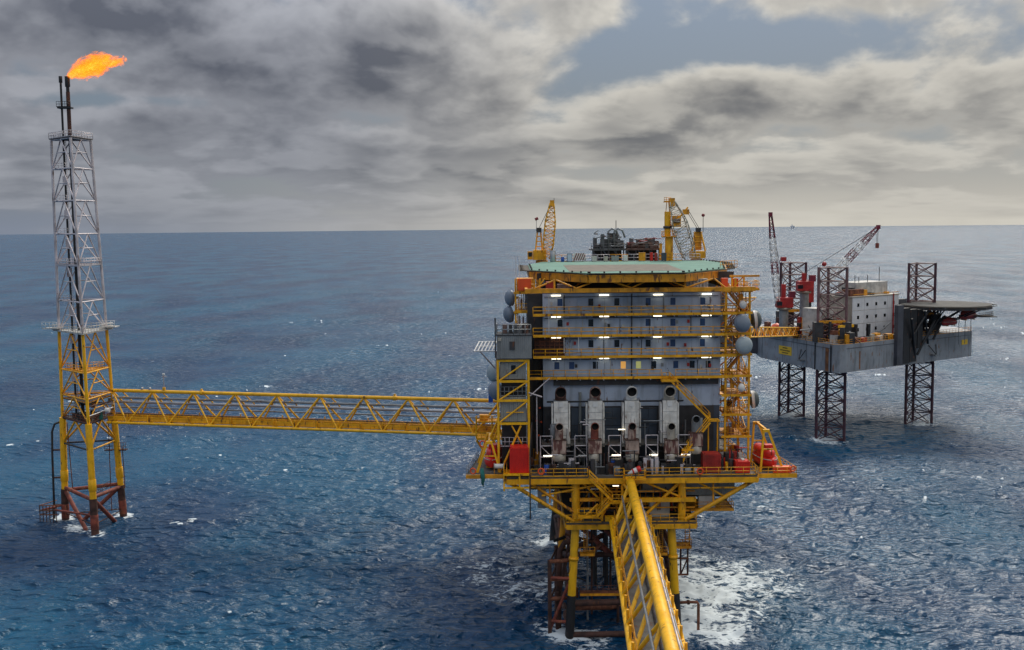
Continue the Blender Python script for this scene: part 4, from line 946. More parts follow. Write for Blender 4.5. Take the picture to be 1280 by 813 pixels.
dish((-.3, 172, 50.3), (-.92, -.35, -.02), 1.25, 'upper blue-grey dish facing left under the helideck corner', 'dome')
dish((-.5, 172, 47.7), (-.92, -.35, -.1), 1.3, 'lower blue-grey dish facing left under the helideck corner', 'dome')
dish((-2.9, 170, 38.7), (-.75, -.6, .2), 1.5, 'pale dish left of the yellow tower, beneath the white rack', 'dome_pale')
dish((-2.7, 168, 36.0), (-.8, -.6, -.1), 1.45, 'dark blue-grey dish beside the flare bridge end', 'dome')

# ------------------------------------------------------------------ lifeboats, davits, containers, rings
def lifeboat(c, L, w, h, ax, label, group, mt='red'):
    c = Vector(c); ax = Vector((*ax, 0)).normalized(); sd = Vector((ax.y, -ax.x, 0))
    t = thing('lifeboat', label, 'lifeboat', c, group)
    def loft(z0, z1, f0, f1, wt, name, m):
        b = MB(); n = 12; N = 14
        for i in range(n+1):
            u = -1+2*i/n; k = max(.03, (1-abs(u)**2.6))**.55
            for j in range(N):
                a = 2*math.pi*j/N; ca, sa = math.cos(a), math.sin(a)
                q = abs(ca)**.75*math.copysign(1, ca); e = abs(sa)**.75*math.copysign(1, sa)
                z = (z0+z1)/2+(z1-z0)/2*e*(.55+.45*k)
                b.v.append(tuple(c+ax*u*L/2*f0+sd*q*w/2*k*wt+Vector((0, 0, z))))
        for i in range(n):
            for j in range(N): b.f.append((i*N+j, i*N+(j+1) % N, (i+1)*N+(j+1) % N, (i+1)*N+j)); b.sm.append(True)
        b.f += [tuple(range(N)), tuple(n*N+j for j in range(N))]; b.sm += [False, False]
        return b.build(name, m, t)
    loft(.15, h*.62, 1, 1, 1.0, 'hull', mt); loft(h*.40, h*.96, .84, 1, .82, 'canopy', mt)
    b = MB(); b.sweep([c+ax*u*L/2*.98+sd*w/2*1.02*max(.03, 1-abs(u)**2.6)**.55+Vector((0, 0, h*.5)) for u in np.linspace(-1, 1, 15)], .06, 6)
    b.sweep([c+ax*u*L/2*.98-sd*w/2*1.02*max(.03, 1-abs(u)**2.6)**.55+Vector((0, 0, h*.5)) for u in np.linspace(-1, 1, 15)], .06, 6); b.build('rubbing_strake', 'white_dirty', t)
    cn = c-ax*L*.22+Vector((0, 0, h*1.02)); box('conning_hatch', cn, (w*.4, w*.4, h*.22), mt, t, rz=math.atan2(ax.y, ax.x))
    for s in (-1, 1):
        for u in (-.3, 0, .25): p = c+ax*L*u+sd*s*w*.405+Vector((0, 0, h*.74)); box('port_window', p, (.3, .06, .2), 'glass_dark', t, rz=math.atan2(ax.y, ax.x))
    for u in (-.42, .42): p = c+ax*L*u; rod('hook', p+Vector((0, 0, h*.7)), p+Vector((0, 0, h*1.05)), .06, 'steel_dark', t)
    for u in (-.25, .25): p = c+ax*L*u; box('cradle', p+Vector((0, 0, .1)), (w*.7, .25, .25), 'yellow_orange', t, rz=math.atan2(sd.y, sd.x))
    return t
lifeboat((-2.9, 165.2, 24.85), 8.4, 2.9, 3.2, (.12, 1), 'red enclosed lifeboat on the left shelf below the flare bridge', 'lifeboats on the main platform')
lifeboat((38.9, 165.0, 24.45), 8.4, 2.9, 3.2, (-.1, 1), 'red enclosed lifeboat on the right shelf of the yellow platform', 'lifeboats on the main platform')
def davit(cx, y, z, top, sx, label):
    t = thing('boat_davit', label, 'davit', (cx, y, z), 'yellow A-frame davits')
    for yy in (y, y+6.5):
        for s in (-1, 1): bar('leg', (cx+s*1.75, yy, z), (cx+s*.35+sx, yy+.4, top), .28, .34, 'yellow_clean', t)
        bar('cross_tie', (cx-1.0+sx*.5, yy+.2, z+(top-z)*.55), (cx+1.0+sx*.5, yy+.2, z+(top-z)*.55), .16, .2, 'yellow', t)
        box('head', (cx+sx, yy+.4, top), (1.0, .5, .4), 'yellow_clean', t)
    bar('ridge_beam', (cx+sx, y+.7, top+.1), (cx+sx, y+6.7, top+.1), .3, .35, 'yellow', t)
    return t
davit(-3.7, 159.6, 24.9, 29.4, .1, 'yellow A-frame davit over the left lifeboat')
davit(38.9, 159.6, 24.6, 30.8, -.9, 'taller yellow A-frame davit over the right lifeboat')
t = thing('davit_tower', 'slim yellow braced post from the left davit up to the flare bridge', 'post', (-2.4, 163, 25))
for a, b in (((-3.6, 163, 29.4), (-1.9, 163, 33.2)), ((-2.9, 163, 29.3), (-1.5, 163, 33.2)), ((.2, 163, 25), (-1.6, 163, 33)), ((-.4, 164.5, 25), (-2.2, 164.5, 31))): rod('strut', a, b, .14, 'yellow_clean', t)
for k in range(4): rod('rung', (-3.3+k*.38, 163, 30+k*.8), (-2.6+k*.34, 163, 30+k*.8), .08, 'yellow', t)
def container(x0, x1, y0, y1, z0, z1, label, mt):
    t = thing('container', label, 'container', ((x0+x1)/2, (y0+y1)/2, z0), 'red containers on the deck front'); bx('body', x0, x1, y0, y1, z0, z1, mt, t)
    n = int((x1-x0)/.24)
    for i in range(1, n): rod('rib', (x0+i*(x1-x0)/n, y0, z0+.2), (x0+i*(x1-x0)/n, y0, z1-.35), .035, mt, t)
    for z in (z0+.1, z1-.15): bx('frame_rail', x0-.03, x1+.03, y0-.06, y0-.005, z-.1, z+.1, mt, t)
    for x in (x0, x1): bx('corner_post', x-.08, x+.08, y0-.07, y0+.1, z0, z1, mt, t)
    for x in (x0+.2, x1-.2): box('lifting_lug', (x, y0+.2, z1+.1), (.1, .3, .2), mt, t)
    return t
container(-.45, 2.25, 157.9, 160.6, 25.2, 29.0, 'bright red container at the left front corner of the main deck', 'red')
t = thing('container_stand', 'yellow railed stand under the red container', 'stand', (.9, 158, DZ))
bx('shelf', -1.5, 2.5, 157.0, 157.28, 24.95, 25.15, 'yellow_clean', t); bx('shelf', -1.5, 2.5, 157.3, 160.7, 24.96, 25.14, 'yellow', t)
for x in (-1.4, .9, 2.4): bx('post', x-.12, x+.12, 156.85, 156.99, 22.7, 25.3, 'yellow_clean', t)
for z in (25.15, 23.2): bx('rail', -1.5, 2.5, 156.72, 156.84, z-.12, z+.12, 'yellow_clean', t)
railing([(-1.4, 157.0, 25.2), (-1.4, 160.5, 25.2)], t, 'yellow_clean', 1.2, 1.0)
container(28.4, 30.9, 158.6, 160.8, DZ+.05, 27.6, 'dull red container beside the orange life ring, right of the stairs', 'red_dull')
container(33.2, 35.2, 158.3, 160.2, DZ+.05, 26.5, 'low bright red box at the right end of the front railing', 'red')
container(39.0, 41.6, 158.9, 159.9, 24.6, 25.5, 'flat orange-red chest at the foot of the right davit', 'orange')
def ring(c, axis, label, R0=.36):
    b = MB(); ring_sweep(b, c, axis, R0, .11, 24, 8); o = b.build('life_ring', 'orange', None); o['label'] = label; o['category'] = 'life ring'; o['group'] = 'life rings on the railings'
ring((4.1, 156.95, 25.6), (0, -1, 0), 'orange life ring on the front railing right of the red container', .42)
ring((27.6, 156.95, 25.4), (0, -1, 0), 'orange life ring on the front railing beneath the right-hand stairs', .42)
ring((41.6, 158.05, 25.4), (.3, -1, 0), 'orange-red life ring at the right tip of the lifeboat shelf', .40)
ring((-6.0, 158.05, 25.5), (-.3, -1, 0), 'orange-red life ring on the left lifeboat shelf', .40)
ring((-4.6, 161.0, 29.0), (-.3, -1, 0), 'life ring above the left lifeboat beside the davit', .45)
def drum(x, y, z, r, h, mt, label, cat='drum'):
    t = thing('drum', label, cat, (x, y, z)); rod('shell', (x, y, z), (x, y, z+h), r, mt, t, 16)
    for k in (.33, .66): rod('rib', (x, y, z+h*k-.04), (x, y, z+h*k+.04), r+.03, mt, t, 16)
    rod('lid', (x, y, z+h), (x, y, z+h+.05), r*.94, 'steel_dark', t, 16)
drum(5.0, 158.8, DZ, .42, 1.5, 'blue_drum', 'blue drum beside the life ring and first exhaust'); drum(21.3, 159.3, DZ+.6, .4, 1.4, 'blue_drum', 'pale blue drum between the white and cream exhausts'); drum(15.0, 159.3, DZ+.8, .36, 1.3, 'blue_drum', 'dark blue drum between second and third exhausts')
t = thing('cable_reel', 'white horizontal reel in front of the left lifeboat', 'reel', (-2.1, 158.9, 25)); rod('drum', (-2.8, 159, 26.0), (-1.5, 159, 26.0), .36, 'white', t, 16)
for x in (-2.85, -1.45): rod('flange', (x-.05, 159, 26.0), (x+.05, 159, 26.0), .50, 'white_dirty', t, 16); bx('bracket', x-.06, x+.06, 158.8, 159.2, 24.86, 25.9, 'yellow_orange', t)
b = MB(); b.sweep([(-4.7, 158.05, 25.9), (-4.6, 157.95, 25.0), (-4.5, 157.95, 24.2), (-4.6, 157.95, 23.7), (-4.5, 157.95, 23.1)], [.25, .34, .30, .20, .05], 9); o = b.build('tarpaulin', 'teal_rag', None); tag(o, 'dark green tarpaulin hanging over the edge of the left lifeboat shelf', 'tarpaulin')
t = thing('fog_horn', 'red and white horn on the railing above the bridge landing', 'horn', (17.6, 155.3, 25.9))
b = MB(); b.sweep([(18.1, 155.3, 26.1), (17.5, 155.2, 25.9), (16.7, 155.1, 25.55)], [.42, .34, .10], 14); b.build('cone', 'white', t); rod('red_tip', (18.05, 155.3, 26.1), (18.6, 155.35, 26.3), .44, 'red', t, 14); rod('red_band', (17.35, 155.18, 25.86), (17.55, 155.22, 25.92), .37, 'red', t, 14); rod('stalk', (17.9, 155.4, DZ), (17.9, 155.4, 25.8), .07, 'steel_dark', t)

# ------------------------------------------------------------------ triangular truss bridges
def bridge(name, label, T0, T1, drop, half, n, r_top, r_bot, r_diag, pipes, silver, wallh, posts=True, first_up=True, collars=()):
    T0, T1 = Vector(T0), Vector(T1); ax = (T1-T0).normalized(); sd = Vector((ax.y, -ax.x, 0)).normalized(); dn = Vector((0, 0, -drop))
    t = thing(name, label, 'bridge', T0+dn)
    L = (T1-T0).length; P = lambda s, u=0, z=0: T0+ax*s+sd*u+Vector((0, 0, z))
    seg = L/n
    for k in range(n): rod('top_chord', P(k*seg), P((k+1)*seg), r_top, 'yellow_clean', t, 20)
    for u in (-half, half):
        for k in range(n): rod('bottom_chord', P(k*seg, u, -drop), P((k+1)*seg, u, -drop), r_bot, 'yellow_clean', t, 14)
        for k in range(n):
            a, m, b = k*seg, (k+.5)*seg, (k+1)*seg
            rod('diagonal', P(a, 0, -.1), P(m, u, -drop), r_diag, 'yellow_clean', t, 10); rod('diagonal', P(b, 0, -.1), P(m, u, -drop), r_diag, 'yellow_clean', t, 10)
    for k in range(2*n+1):
        rod('cross_beam', P(k*seg/2, -half, -drop), P(k*seg/2, half, -drop), r_diag*.8, 'yellow', t, 8)
        if posts and 0 < k < 2*n:
            for u in (-half*.97, half*.97): rod('post', P(k*seg/2, u, -drop), P(k*seg/2, u, -drop+1.75), r_diag*.72, 'yellow', t, 6)
    # walkway with plated sides
    yaw = math.atan2(ax.y, ax.x)
    for k in range(n):
        c = P((k+.5)*seg, half*.30, -drop+.32); box('walkway', c, (seg-.04, half*1.0, .08), 'deck_dark', t, rz=yaw)
    if wallh:
        for k in range(2*n):
            for u in (half*.84, -half*.26):
                box('side_plate', P((k+.5)*seg/2, u, -drop+.36+wallh/2), (seg/2-.05, .05, wallh), 'yellow', t, rz=yaw)
    for u in (half*.84, -half*.26): railing([P(0, u, -drop+.36), P(L, u, -drop+.36)], t, 'yellow_orange', 1.2, 2.0, r=.05)
    for u, z, r, m in pipes:
        for k in range(n): rod('process_pipe', P(k*seg+.02, u, -drop+z), P((k+1)*seg-.02, u, -drop+z), r, m, t, 12)
    for s in collars: rod('chord_clamp', P(s*L-.35, 0, 0), P(s*L+.35, 0, 0), r_top+.14, 'yellow_clean', t, 16); box('clamp_lug', P(s*L, 0, r_top+.25), (.4, .3, .4), 'yellow_clean', t, rz=yaw)
    return t, P, L
fb, FP, FLn = bridge('flare_bridge', 'long yellow truss bridge running left from the platform to the flare tower', (-84.6, 226.0, 27.9), (-2.6, 209.0, 27.65), 6.4, 2.4, 9, .36, .30, .19,
    [(-.9, 3.9, .30, 'pipe_silver'), (-.2, 4.9, .24, 'steel_grey'), (-1.7, 2.6, .16, 'steel_grey'), (1.2, .9, .2, 'rust_dark'), (-1.2, 1.2, .26, 'steel_dark')], 1, .95, collars=(.245, .745))
for k in range(9):   # pipe hangers
    p = FP((k+.25)*FLn/9, 0, -.2); rod('pipe_hanger', p, FP((k+.42)*FLn/9, -.9, -2.2), .13, 'yellow_clean', fb); rod('pipe_shelf', FP((k+.3)*FLn/9, .4, -1.3), FP((k+.3)*FLn/9, -1.4, -1.5), .11, 'yellow_clean', fb)
t = thing('light_mast', 'thin mast with lamp standing on the flare bridge top chord', 'mast', FP(12, 0, .3))
rod('pole', FP(12, 0, .3), FP(12, 0, 3.6), .10, 'galvanised', t); rod('lamp_arm', FP(11.6, 0, 3.2), FP(12.6, 0, 3.2), .09, 'galvanised', t); box('lamp_head', FP(12, 0, 3.7), (.45, .35, .35), 'white', t); box('base', FP(12, 0, .6), (.5, .5, .7), 'yellow_clean', t)
for s, l in ((7.0, 'left of the two small white lamps on the flare bridge top chord'), (8.8, 'right of the two small white lamps on the flare bridge top chord')):
    t = thing('bridge_lamp', l, 'lamp', FP(s, 0, .3)); box('base', FP(s, 0, .42), (.45, .35, .2), 'steel_grey', t); rod('dome', FP(s, 0, .5), FP(s, 0, .85), .2, 'white', t, 12)
t = thing('bridge_landing', 'yellow landing frame where the flare bridge meets the platform', 'frame', (-3, 206, 21))
bx('platform', -7, -1.3, 203.5, 211, 21.0, 21.3, 'yellow', t); railing([(-7, 203.6, 21.3), (-1.3, 203.6, 21.3)], t, 'yellow_clean', 1.2, .9); railing([(-7, 203.6, 24.5), (-2.8, 203.6, 24.5)], t, 'yellow_clean', 1.2, .9)
for x in (-7, -4, -1.8): rod('leg', (x, 204, 20.9), (x+2.6, 204, 16.8), .22, 'yellow', t); rod('post', (x, 203.8, 21.3), (x, 203.8, 25.6), .16, 'yellow_clean', t)
bx('shelf', -7, -2.8, 203.5, 207, 24.35, 24.5, 'yellow_orange', t); bx('blue_sheet', -4.3, -3.5, 190, 190.1, 30.5, 33.5, 'blue_drum', t); bx('winch', -6.4, -4.8, 205, 206, 24.5, 25.6, 'yellow_orange', t)
fr, BP, BL = bridge('link_bridge', 'yellow truss bridge with thick top tube coming from below towards the viewer', (17.2, 156.6, 24.2), (11.0, 36.0, 24.2), 6.1, 2.75, 13, .66, .36, .24,
    [(-1.7, .8, .30, 'galvanised'), (-1.0, .7, .24, 'jackleg_pale'), (-.45, .65, .2, 'steel_dark'), (-2.2, 1.5, .13, 'steel_grey')], 1, 0)
rod('side_pipe', BP(2, 1.25, -1.9), BP(BL, 1.25, -1.9), .15, 'steel_grey', fr); rod('side_pipe', BP(1.5, -1.45, -2.5), BP(BL, -1.45, -2.5), .12, 'galvanised', fr)
for k in range(26):
    s = k*BL/26+2
    if s < BL-1: rod('pipe_bracket', BP(s, 2.75, -6.1), BP(s, 1.2, -5.9), .09, 'yellow', fr); rod('pipe_bracket', BP(s, -2.75, -5.2), BP(s, -1.9, -5.2), .09, 'yellow', fr)
for s in (1, -1): rod('bearing_strut', (17.2+s*.5, 156.8, 23.0), (17.2+s*1.1, 158.0, 24.0), .2, 'yellow_clean', fr)
bx('end_crossbeam', 13.6, 20.6, 157.6, 158.4, 17.75, 18.5, 'yellow_clean', fr)

# ------------------------------------------------------------------ flare tower
def flare_tower():
    t = thing('flare_tower', 'tall three-legged flare tower, galvanised lattice above and yellow legs below', 'tower', (-89.5, 225, 0))
    base = [Vector((*p, 0)) for p in FLARE0]; c0 = sum(base, Vector())/3; cT = c0+Vector((-1.3, 0, 0))
    def sc(z): return 1-.125*z/22 if z < 22 else .875-.225*(z-22)/59
    def pt(i, z):
        c = c0.lerp(cT, min(z/80, 1)); q = c+(base[i]-c0)*sc(z); return Vector((q.x, q.y, z))
    def leg(z0, z1, r, m, nm='leg', parent=t): return [rod(nm, pt(i, z0), pt(i, z1), r, m, parent, 14) for i in range(3)]
    leg(6.5, 22, .68, 'yellow_clean'); leg(-6, 6.5, .78, 'rust_dark', 'splash_zone'); leg(.2, 3.2, .81, 'rust_red', 'tide_band'); leg(8.2, 10.5, .80, 'yellow_clean', 'leg_sleeve')
    zs = [22, 27, 32.4, 40.5, 47, 54.4, 60.9, 67.7, 74.3, 80.3]
    for a, b in zip(zs, zs[1:]):
        y = b < 41; leg(a, b, .33 if y else .28, 'yellow_clean' if y else 'galvanised')
        m = 'yellow' if y else 'galvanised'; r = .16 if y else .15
        for i in range(3):
            j = (i+1) % 3; A, B, C, D = pt(i, a), pt(j, a), pt(i, b), pt(j, b); mid = (C+D)/2
            rod('horizontal', C, D, r, m, t); rod('diagonal', A, mid, r*.95, m, t); rod('diagonal', B, mid, r*.95, m, t)
            rod('tie', A.lerp(mid, .55), B.lerp(mid, .55), r*.75, m, t)
    # lower bracing at the bridge level and in the splash zone
    for i in range(3):
        j = (i+1) % 3
        rod('horizontal', pt(i, 22), pt(j, 22), .26, 'rust_dark', t); rod('diagonal', pt(i, 16.5), (pt(i, 22)+pt(j, 22))/2, .22, 'yellow', t); rod('diagonal', pt(j, 16.5), (pt(i, 22)+pt(j, 22))/2, .22, 'yellow', t)
        rod('horizontal', pt(i, 16.5), pt(j, 16.5), .2, 'yellow' if i == 1 else 'steel_dark', t)
        rod('horizontal', pt(i, 6.8), pt(j, 6.2), .40, 'rust_red', t); rod('diagonal', pt(i, 6.4), pt(j, -4), .44, 'rust_red', t); rod('horizontal', pt(i, 1.2), pt(j, 1.0), .12, 'rust_dark', t)
    # platforms
    def plate(z, grow, m, rm, inset=None, th=.18):
        c = (pt(0, z)+pt(1, z)+pt(2, z))/3; poly = [c+(pt(i, z)-c)*grow for i in range(3)]
        q = prism('platform', [(p.x, p.y) for p in poly], z-th, z, m, t); railing([(p.x, p.y, z) for p in poly], q, rm, 1.2, 1.1, closed=True, r=.05)
    plate(80.6, 1.12, 'steel_dark', 'galvanised'); plate(54.6, 1.05, 'galvanised', 'galvanised'); plate(40.7, 1.28, 'white_dirty', 'white_dirty'); plate(22.2, 1.05, 'deck_dark', 'rust'); plate(32.5, .8, 'yellow_orange', 'yellow'); plate(26.2, .95, 'steel_dark', 'yellow_orange')
    for z in (61, 67.8, 74.4, 47.1): 
        p = pt(0, z); bx('ladder_stage', p.x+1.2, p.x+3.4, p.y-1.6, p.y+.6, z-.1, z, 'steel_dark', t); railing([(p.x+1.2, p.y-1.6, z), (p.x+3.4, p.y-1.6, z)], t, 'galvanised', 1.1, .7)
    # balconies on the yellow section
    for s, x in ((0, -3.0), (2, 1.2)):
        p = pt(s, 41.2); bx('balcony', p.x+x*.5-1.2, p.x+x*.5+1.9, p.y-2, p.y+1, 41.1, 41.25, 'white_dirty', t); railing([(p.x+x*.5-1.2, p.y-2, 41.25), (p.x+x*.5+1.9, p.y-2, 41.25)], t, 'white', 1.3, .7)
    # ladder up the middle
    b = MB(); q = (pt(0, 50)*.62+pt(1, 50)*.2+pt(2, 50)*.18)
    for s in (0, .55): b.tube((q.x+s, q.y, 22), (q.x+s, q.y, 80.5), .06, 4)
    for k in range(118): b.tube((q.x, q.y, 22.4+k*.49), (q.x+.55, q.y, 22.4+k*.49), .035, 4)
    b.build('ladder', 'galvanised', t)
    for z in (30, 38, 44, 52, 58, 64, 71): bx('ladder_cage', q.x-.2, q.x+.75, q.y-.7, q.y-.6, z, z+1.8, 'galvanised', t)
    # flare risers
    c = c0.lerp(cT, 1)
    f = rod('flare_pipe', (c.x-.15, c.y, 22), (c.x-.15, c.y, 92.2), .34, 'steel_black', t, 14); rod('flare_tip', (c.x-.15, c.y, 91), (c.x-.15, c.y, 93.1), .50, 'steel_black', f, 16)
    rod('pipe_sleeve', (c.x-.15, c.y, 80.6), (c.x-.15, c.y, 90), .40, 'rust_dark', f, 14)
    g = rod('vent_pipe', (c.x-1.7, c.y+.4, 22), (c.x-1.7, c.y+.4, 92.6), .22, 'steel_black', t, 12); rod('vent_tip', (c.x-1.7, c.y+.4, 91.9), (c.x-1.7, c.y+.4, 93.2), .36, 'steel_black', g, 14)
    bx('pipe_collar', c.x-2.3, c.x+.5, c.y-.6, c.y+.9, 86.6, 86.9, 'steel_black', t); railing([(c.x-2.4, c.y-.6, 86.9), (c.x+.5, c.y-.6, 86.9)], t, 'steel_black', 1.1, .6)
    # drain caisson, boat landing and hanging access frames
    b = MB(); p = pt(0, 8); b.sweep([(p.x-2.4, p.y-.3, -2), (p.x-2.2, p.y-.3, 14), (p.x-2.0, p.y-.3, 19), (p.x-1.4, p.y-.3, 20.6), (p.x-.4, p.y-.3, 21)], .24, 8); b.build('caisson', 'steel_dark', t)
    for z in (3.0, 9.0, 15.0): q = pt(0, z); rod('caisson_clamp', q, (p.x-2.25, p.y-.3, z), .2, 'rust_dark', t)
    p = pt(0, 1); rod('landing_arm', pt(0, 3.0), (p.x-3.8, p.y-2.8, 2.6), .24, 'rust_red', t); rod('landing_arm', pt(1, 3.0), (p.x-1.0, p.y-2.8, 2.6), .22, 'rust_red', t); bx('boat_landing', p.x-4.3, p.x-.5, p.y-3.2, p.y-2.4, 2.4, 2.6, 'rust_dark', t)
    for k in range(6): rod('landing_post', (p.x-4.2+k*.7, p.y-2.9, -1), (p.x-4.2+k*.7, p.y-2.9, 3.6), .10, 'rust_dark', t)
    for z in (1.6, 3.6): rod('landing_rail', (p.x-4.3, p.y-2.9, z), (p.x-.4, p.y-2.9, z), .11, 'rust', t); rod('landing_rail', (p.x-4.3, p.y-2.9, z), (p.x-2.4, p.y+1.5, z), .10, 'rust', t)
    p = pt(2, 14); bx('access_frame', p.x-2.4, p.x-.7, p.y-1, p.y+.5, 14.3, 14.45, 'rust_dark', t); railing([(p.x-2.4, p.y-1, 14.45), (p.x-.7, p.y-1, 14.45)], t, 'rust', 1.6, .5)
    bx('access_frame', p.x+.7, p.x+2.2, p.y-1, p.y+.5, 14.3, 14.45, 'rust_dark', t); railing([(p.x+.7, p.y-1, 14.45), (p.x+2.2, p.y-1, 14.45)], t, 'rust', 1.6, .5)
    rod('access_ladder', (p.x-1.6, p.y-.5, 1), (p.x-1.5, p.y-.5, 22), .10, 'rust', t); rod('access_ladder', (p.x+1.5, p.y-.5, 6), (p.x+1.3, p.y-.5, 15), .10, 'rust', t)
    rod('access_ladder', (pt(0, 8).x+1.7, pt(0, 8).y, 6), (pt(0, 20).x+.9, pt(0, 20).y, 21), .10, 'rust', t)
    a, b2 = pt(1, 6.6), pt(2, 6.6); railing([a.lerp(b2, .15)+Vector((-1, 1.5, 0)), a.lerp(b2, .85)+Vector((-1.5, 0, 0))], t, 'rust', 1.2, .8)
    r = random.Random(2); 
    for i in range(34):
        u, v = r.random(), r.random(); 
        if u+v > 1: u, v = 1-u, 1-v
        q = pt(0, 23)+(pt(1, 23)-pt(0, 23))*u+(pt(2, 23)-pt(0, 23))*v; s = r.uniform(.3, 1.2)
        box('valve_skid', (q.x, q.y, 22.3+s/2+r.choice([0, 0, 2.6])), (s*r.uniform(.5, 1.3), s, s), r.choice(['steel_dark', 'rust', 'steel_grey', 'yellow_orange', 'steel_black', 'white_dirty']), t)
    for i in range(8): q = pt(r.choice([0, 1, 2]), 24); rod('landing_pipe', (q.x, q.y, 23+i*.5), (-84.4, 225.8, 24+i*.35), .14, r.choice(['steel_grey', 'rust_dark', 'pipe_silver']), t)
    rod('white_vessel', (-84.9, 222.5, 24.3), (-84.0, 222.5, 24.3), .5, 'white', t, 14); bx('teal_valve', -86.2, -85.6, 222.3, 222.9, 22.3, 23.8, 'teal_rag', t)
    return c
FC = flare_tower()
def flame():
    A = Vector((FC.x-.1, FC.y, 93.1)); B = A+Vector((12.6, .4, 3.6)); ax = (B-A).normalized(); L = (B-A).length
    m = bpy.data.materials.new('fire'); m.use_nodes = True; T = m.node_tree; T.nodes.clear(); N = T.nodes.new; Lk = T.links.new
    def mth(op, a, c=None, d=None, clamp=False):
        n = N('ShaderNodeMath'); n.operation = op; n.use_clamp = clamp
        for k, v in enumerate((a, c, d)):
            if v is None: continue
            if isinstance(v, (int, float)): n.inputs[k].default_value = v
            else: Lk(v, n.inputs[k])
        return n.outputs[0]
    g = N('ShaderNodeNewGeometry'); rel = N('ShaderNodeVectorMath'); rel.operation = 'SUBTRACT'; Lk(g.outputs['Position'], rel.inputs[0]); rel.inputs[1].default_value = A
    ro = N('ShaderNodeMapping'); ro.vector_type = 'POINT'; Lk(rel.outputs[0], ro.inputs[0]); ro.inputs['Rotation'].default_value = (0, math.asin(ax.z), 0)
    def nz(sc, vec, det, dist, off=0):
        mp = N('ShaderNodeMapping'); Lk(ro.outputs[0], mp.inputs[0]); mp.inputs['Scale'].default_value = vec; mp.inputs['Location'].default_value = (off, 0, 0)
        n = N('ShaderNodeTexNoise'); n.inputs['Scale'].default_value = sc; n.inputs['Detail'].default_value = det; n.inputs['Distortion'].default_value = dist; n.inputs['Roughness'].default_value = .6; Lk(mp.outputs[0], n.inputs['Vector']); return n.outputs['Fac']
    sp = N('ShaderNodeSeparateXYZ'); Lk(ro.outputs[0], sp.inputs[0])
    x = mth('DIVIDE', sp.outputs[0], L, clamp=True)
    # half-width of the flame along its length
    wd = mth('ADD', mth('MULTIPLY', mth('SINE', mth('MULTIPLY', mth('POWER', x, .75), 2.75)), 1.75), .30)
    cz = mth('SUBTRACT', sp.outputs[2], mth('MULTIPLY', mth('SINE', mth('MULTIPLY', x, 3.1)), .55))
    rr_ = mth('SQRT', mth('ADD', mth('POWER', mth('DIVIDE', cz, wd), 2), mth('POWER', mth('DIVIDE', sp.outputs[1], wd), 2)))
    n1 = nz(1.0, (.55, 1, 1.1), 6, 1.2); n2 = nz(2.2, (.7, 1, 1), 4, .5, 7)
    body = mth('ADD', mth('SUBTRACT', 1.08, rr_), mth('MULTIPLY', mth('SUBTRACT', n1, .5), 3.3))
    body = mth('SUBTRACT', body, mth('MULTIPLY', mth('POWER', x, 3), .85))
    dens = N('ShaderNodeMapRange'); dens.interpolation_type = 'SMOOTHSTEP'; Lk(body, dens.inputs[0]); dens.inputs[1].default_value = .02; dens.inputs[2].default_value = .35
    heat = mth('ADD', mth('MULTIPLY', body, .50), mth('ADD', mth('MULTIPLY', mth('SUBTRACT', n2, .5), 1.5), .20))
    cr = N('ShaderNodeValToRGB'); Lk(heat, cr.inputs[0]); e = cr.color_ramp.elements
    e[0].position = .0; e[0].color = (.55, .055, .004, 1); e[1].position = .95; e[1].color = (1.0, .62, .10, 1)
    for p, c in ((.25, (.90, .15, .006, 1)), (.5, (1.0, .28, .010, 1)), (.72, (1.0, .42, .02, 1))): q = e.new(p); q.color = c
    v = N('ShaderNodeVolumePrincipled'); v.inputs['Color'].default_value = (.02, .02, .02, 1)
    Lk(mth('MULTIPLY', dens.outputs[0], 1.3), v.inputs['Density']); Lk(cr.outputs[0], v.inputs['Emission Color']); Lk(mth('MULTIPLY', dens.outputs[0], 1.25), v.inputs['Emission Strength'])
    o = N('ShaderNodeOutputMaterial'); Lk(v.outputs[0], o.inputs['Volume']); M['fire'] = m; m.cycles.volume_step_rate = .2
    b = MB(); n = 14; pts = []; rad = []
    for i in range(n+1):
        u = i/n; pts.append(A+ax*(L*1.0*u-.3)+Vector((0, 0, .55*math.sin(u*3.1)))); rad.append((.45+2.1*math.sin(min(1, u**.75)*2.75))*1.12)
    b.sweep(pts, rad, 16); o = b.build('flame', 'fire', None); tag(o, 'orange gas flame blowing right from the tip of the flare tower', 'flame')
flame()

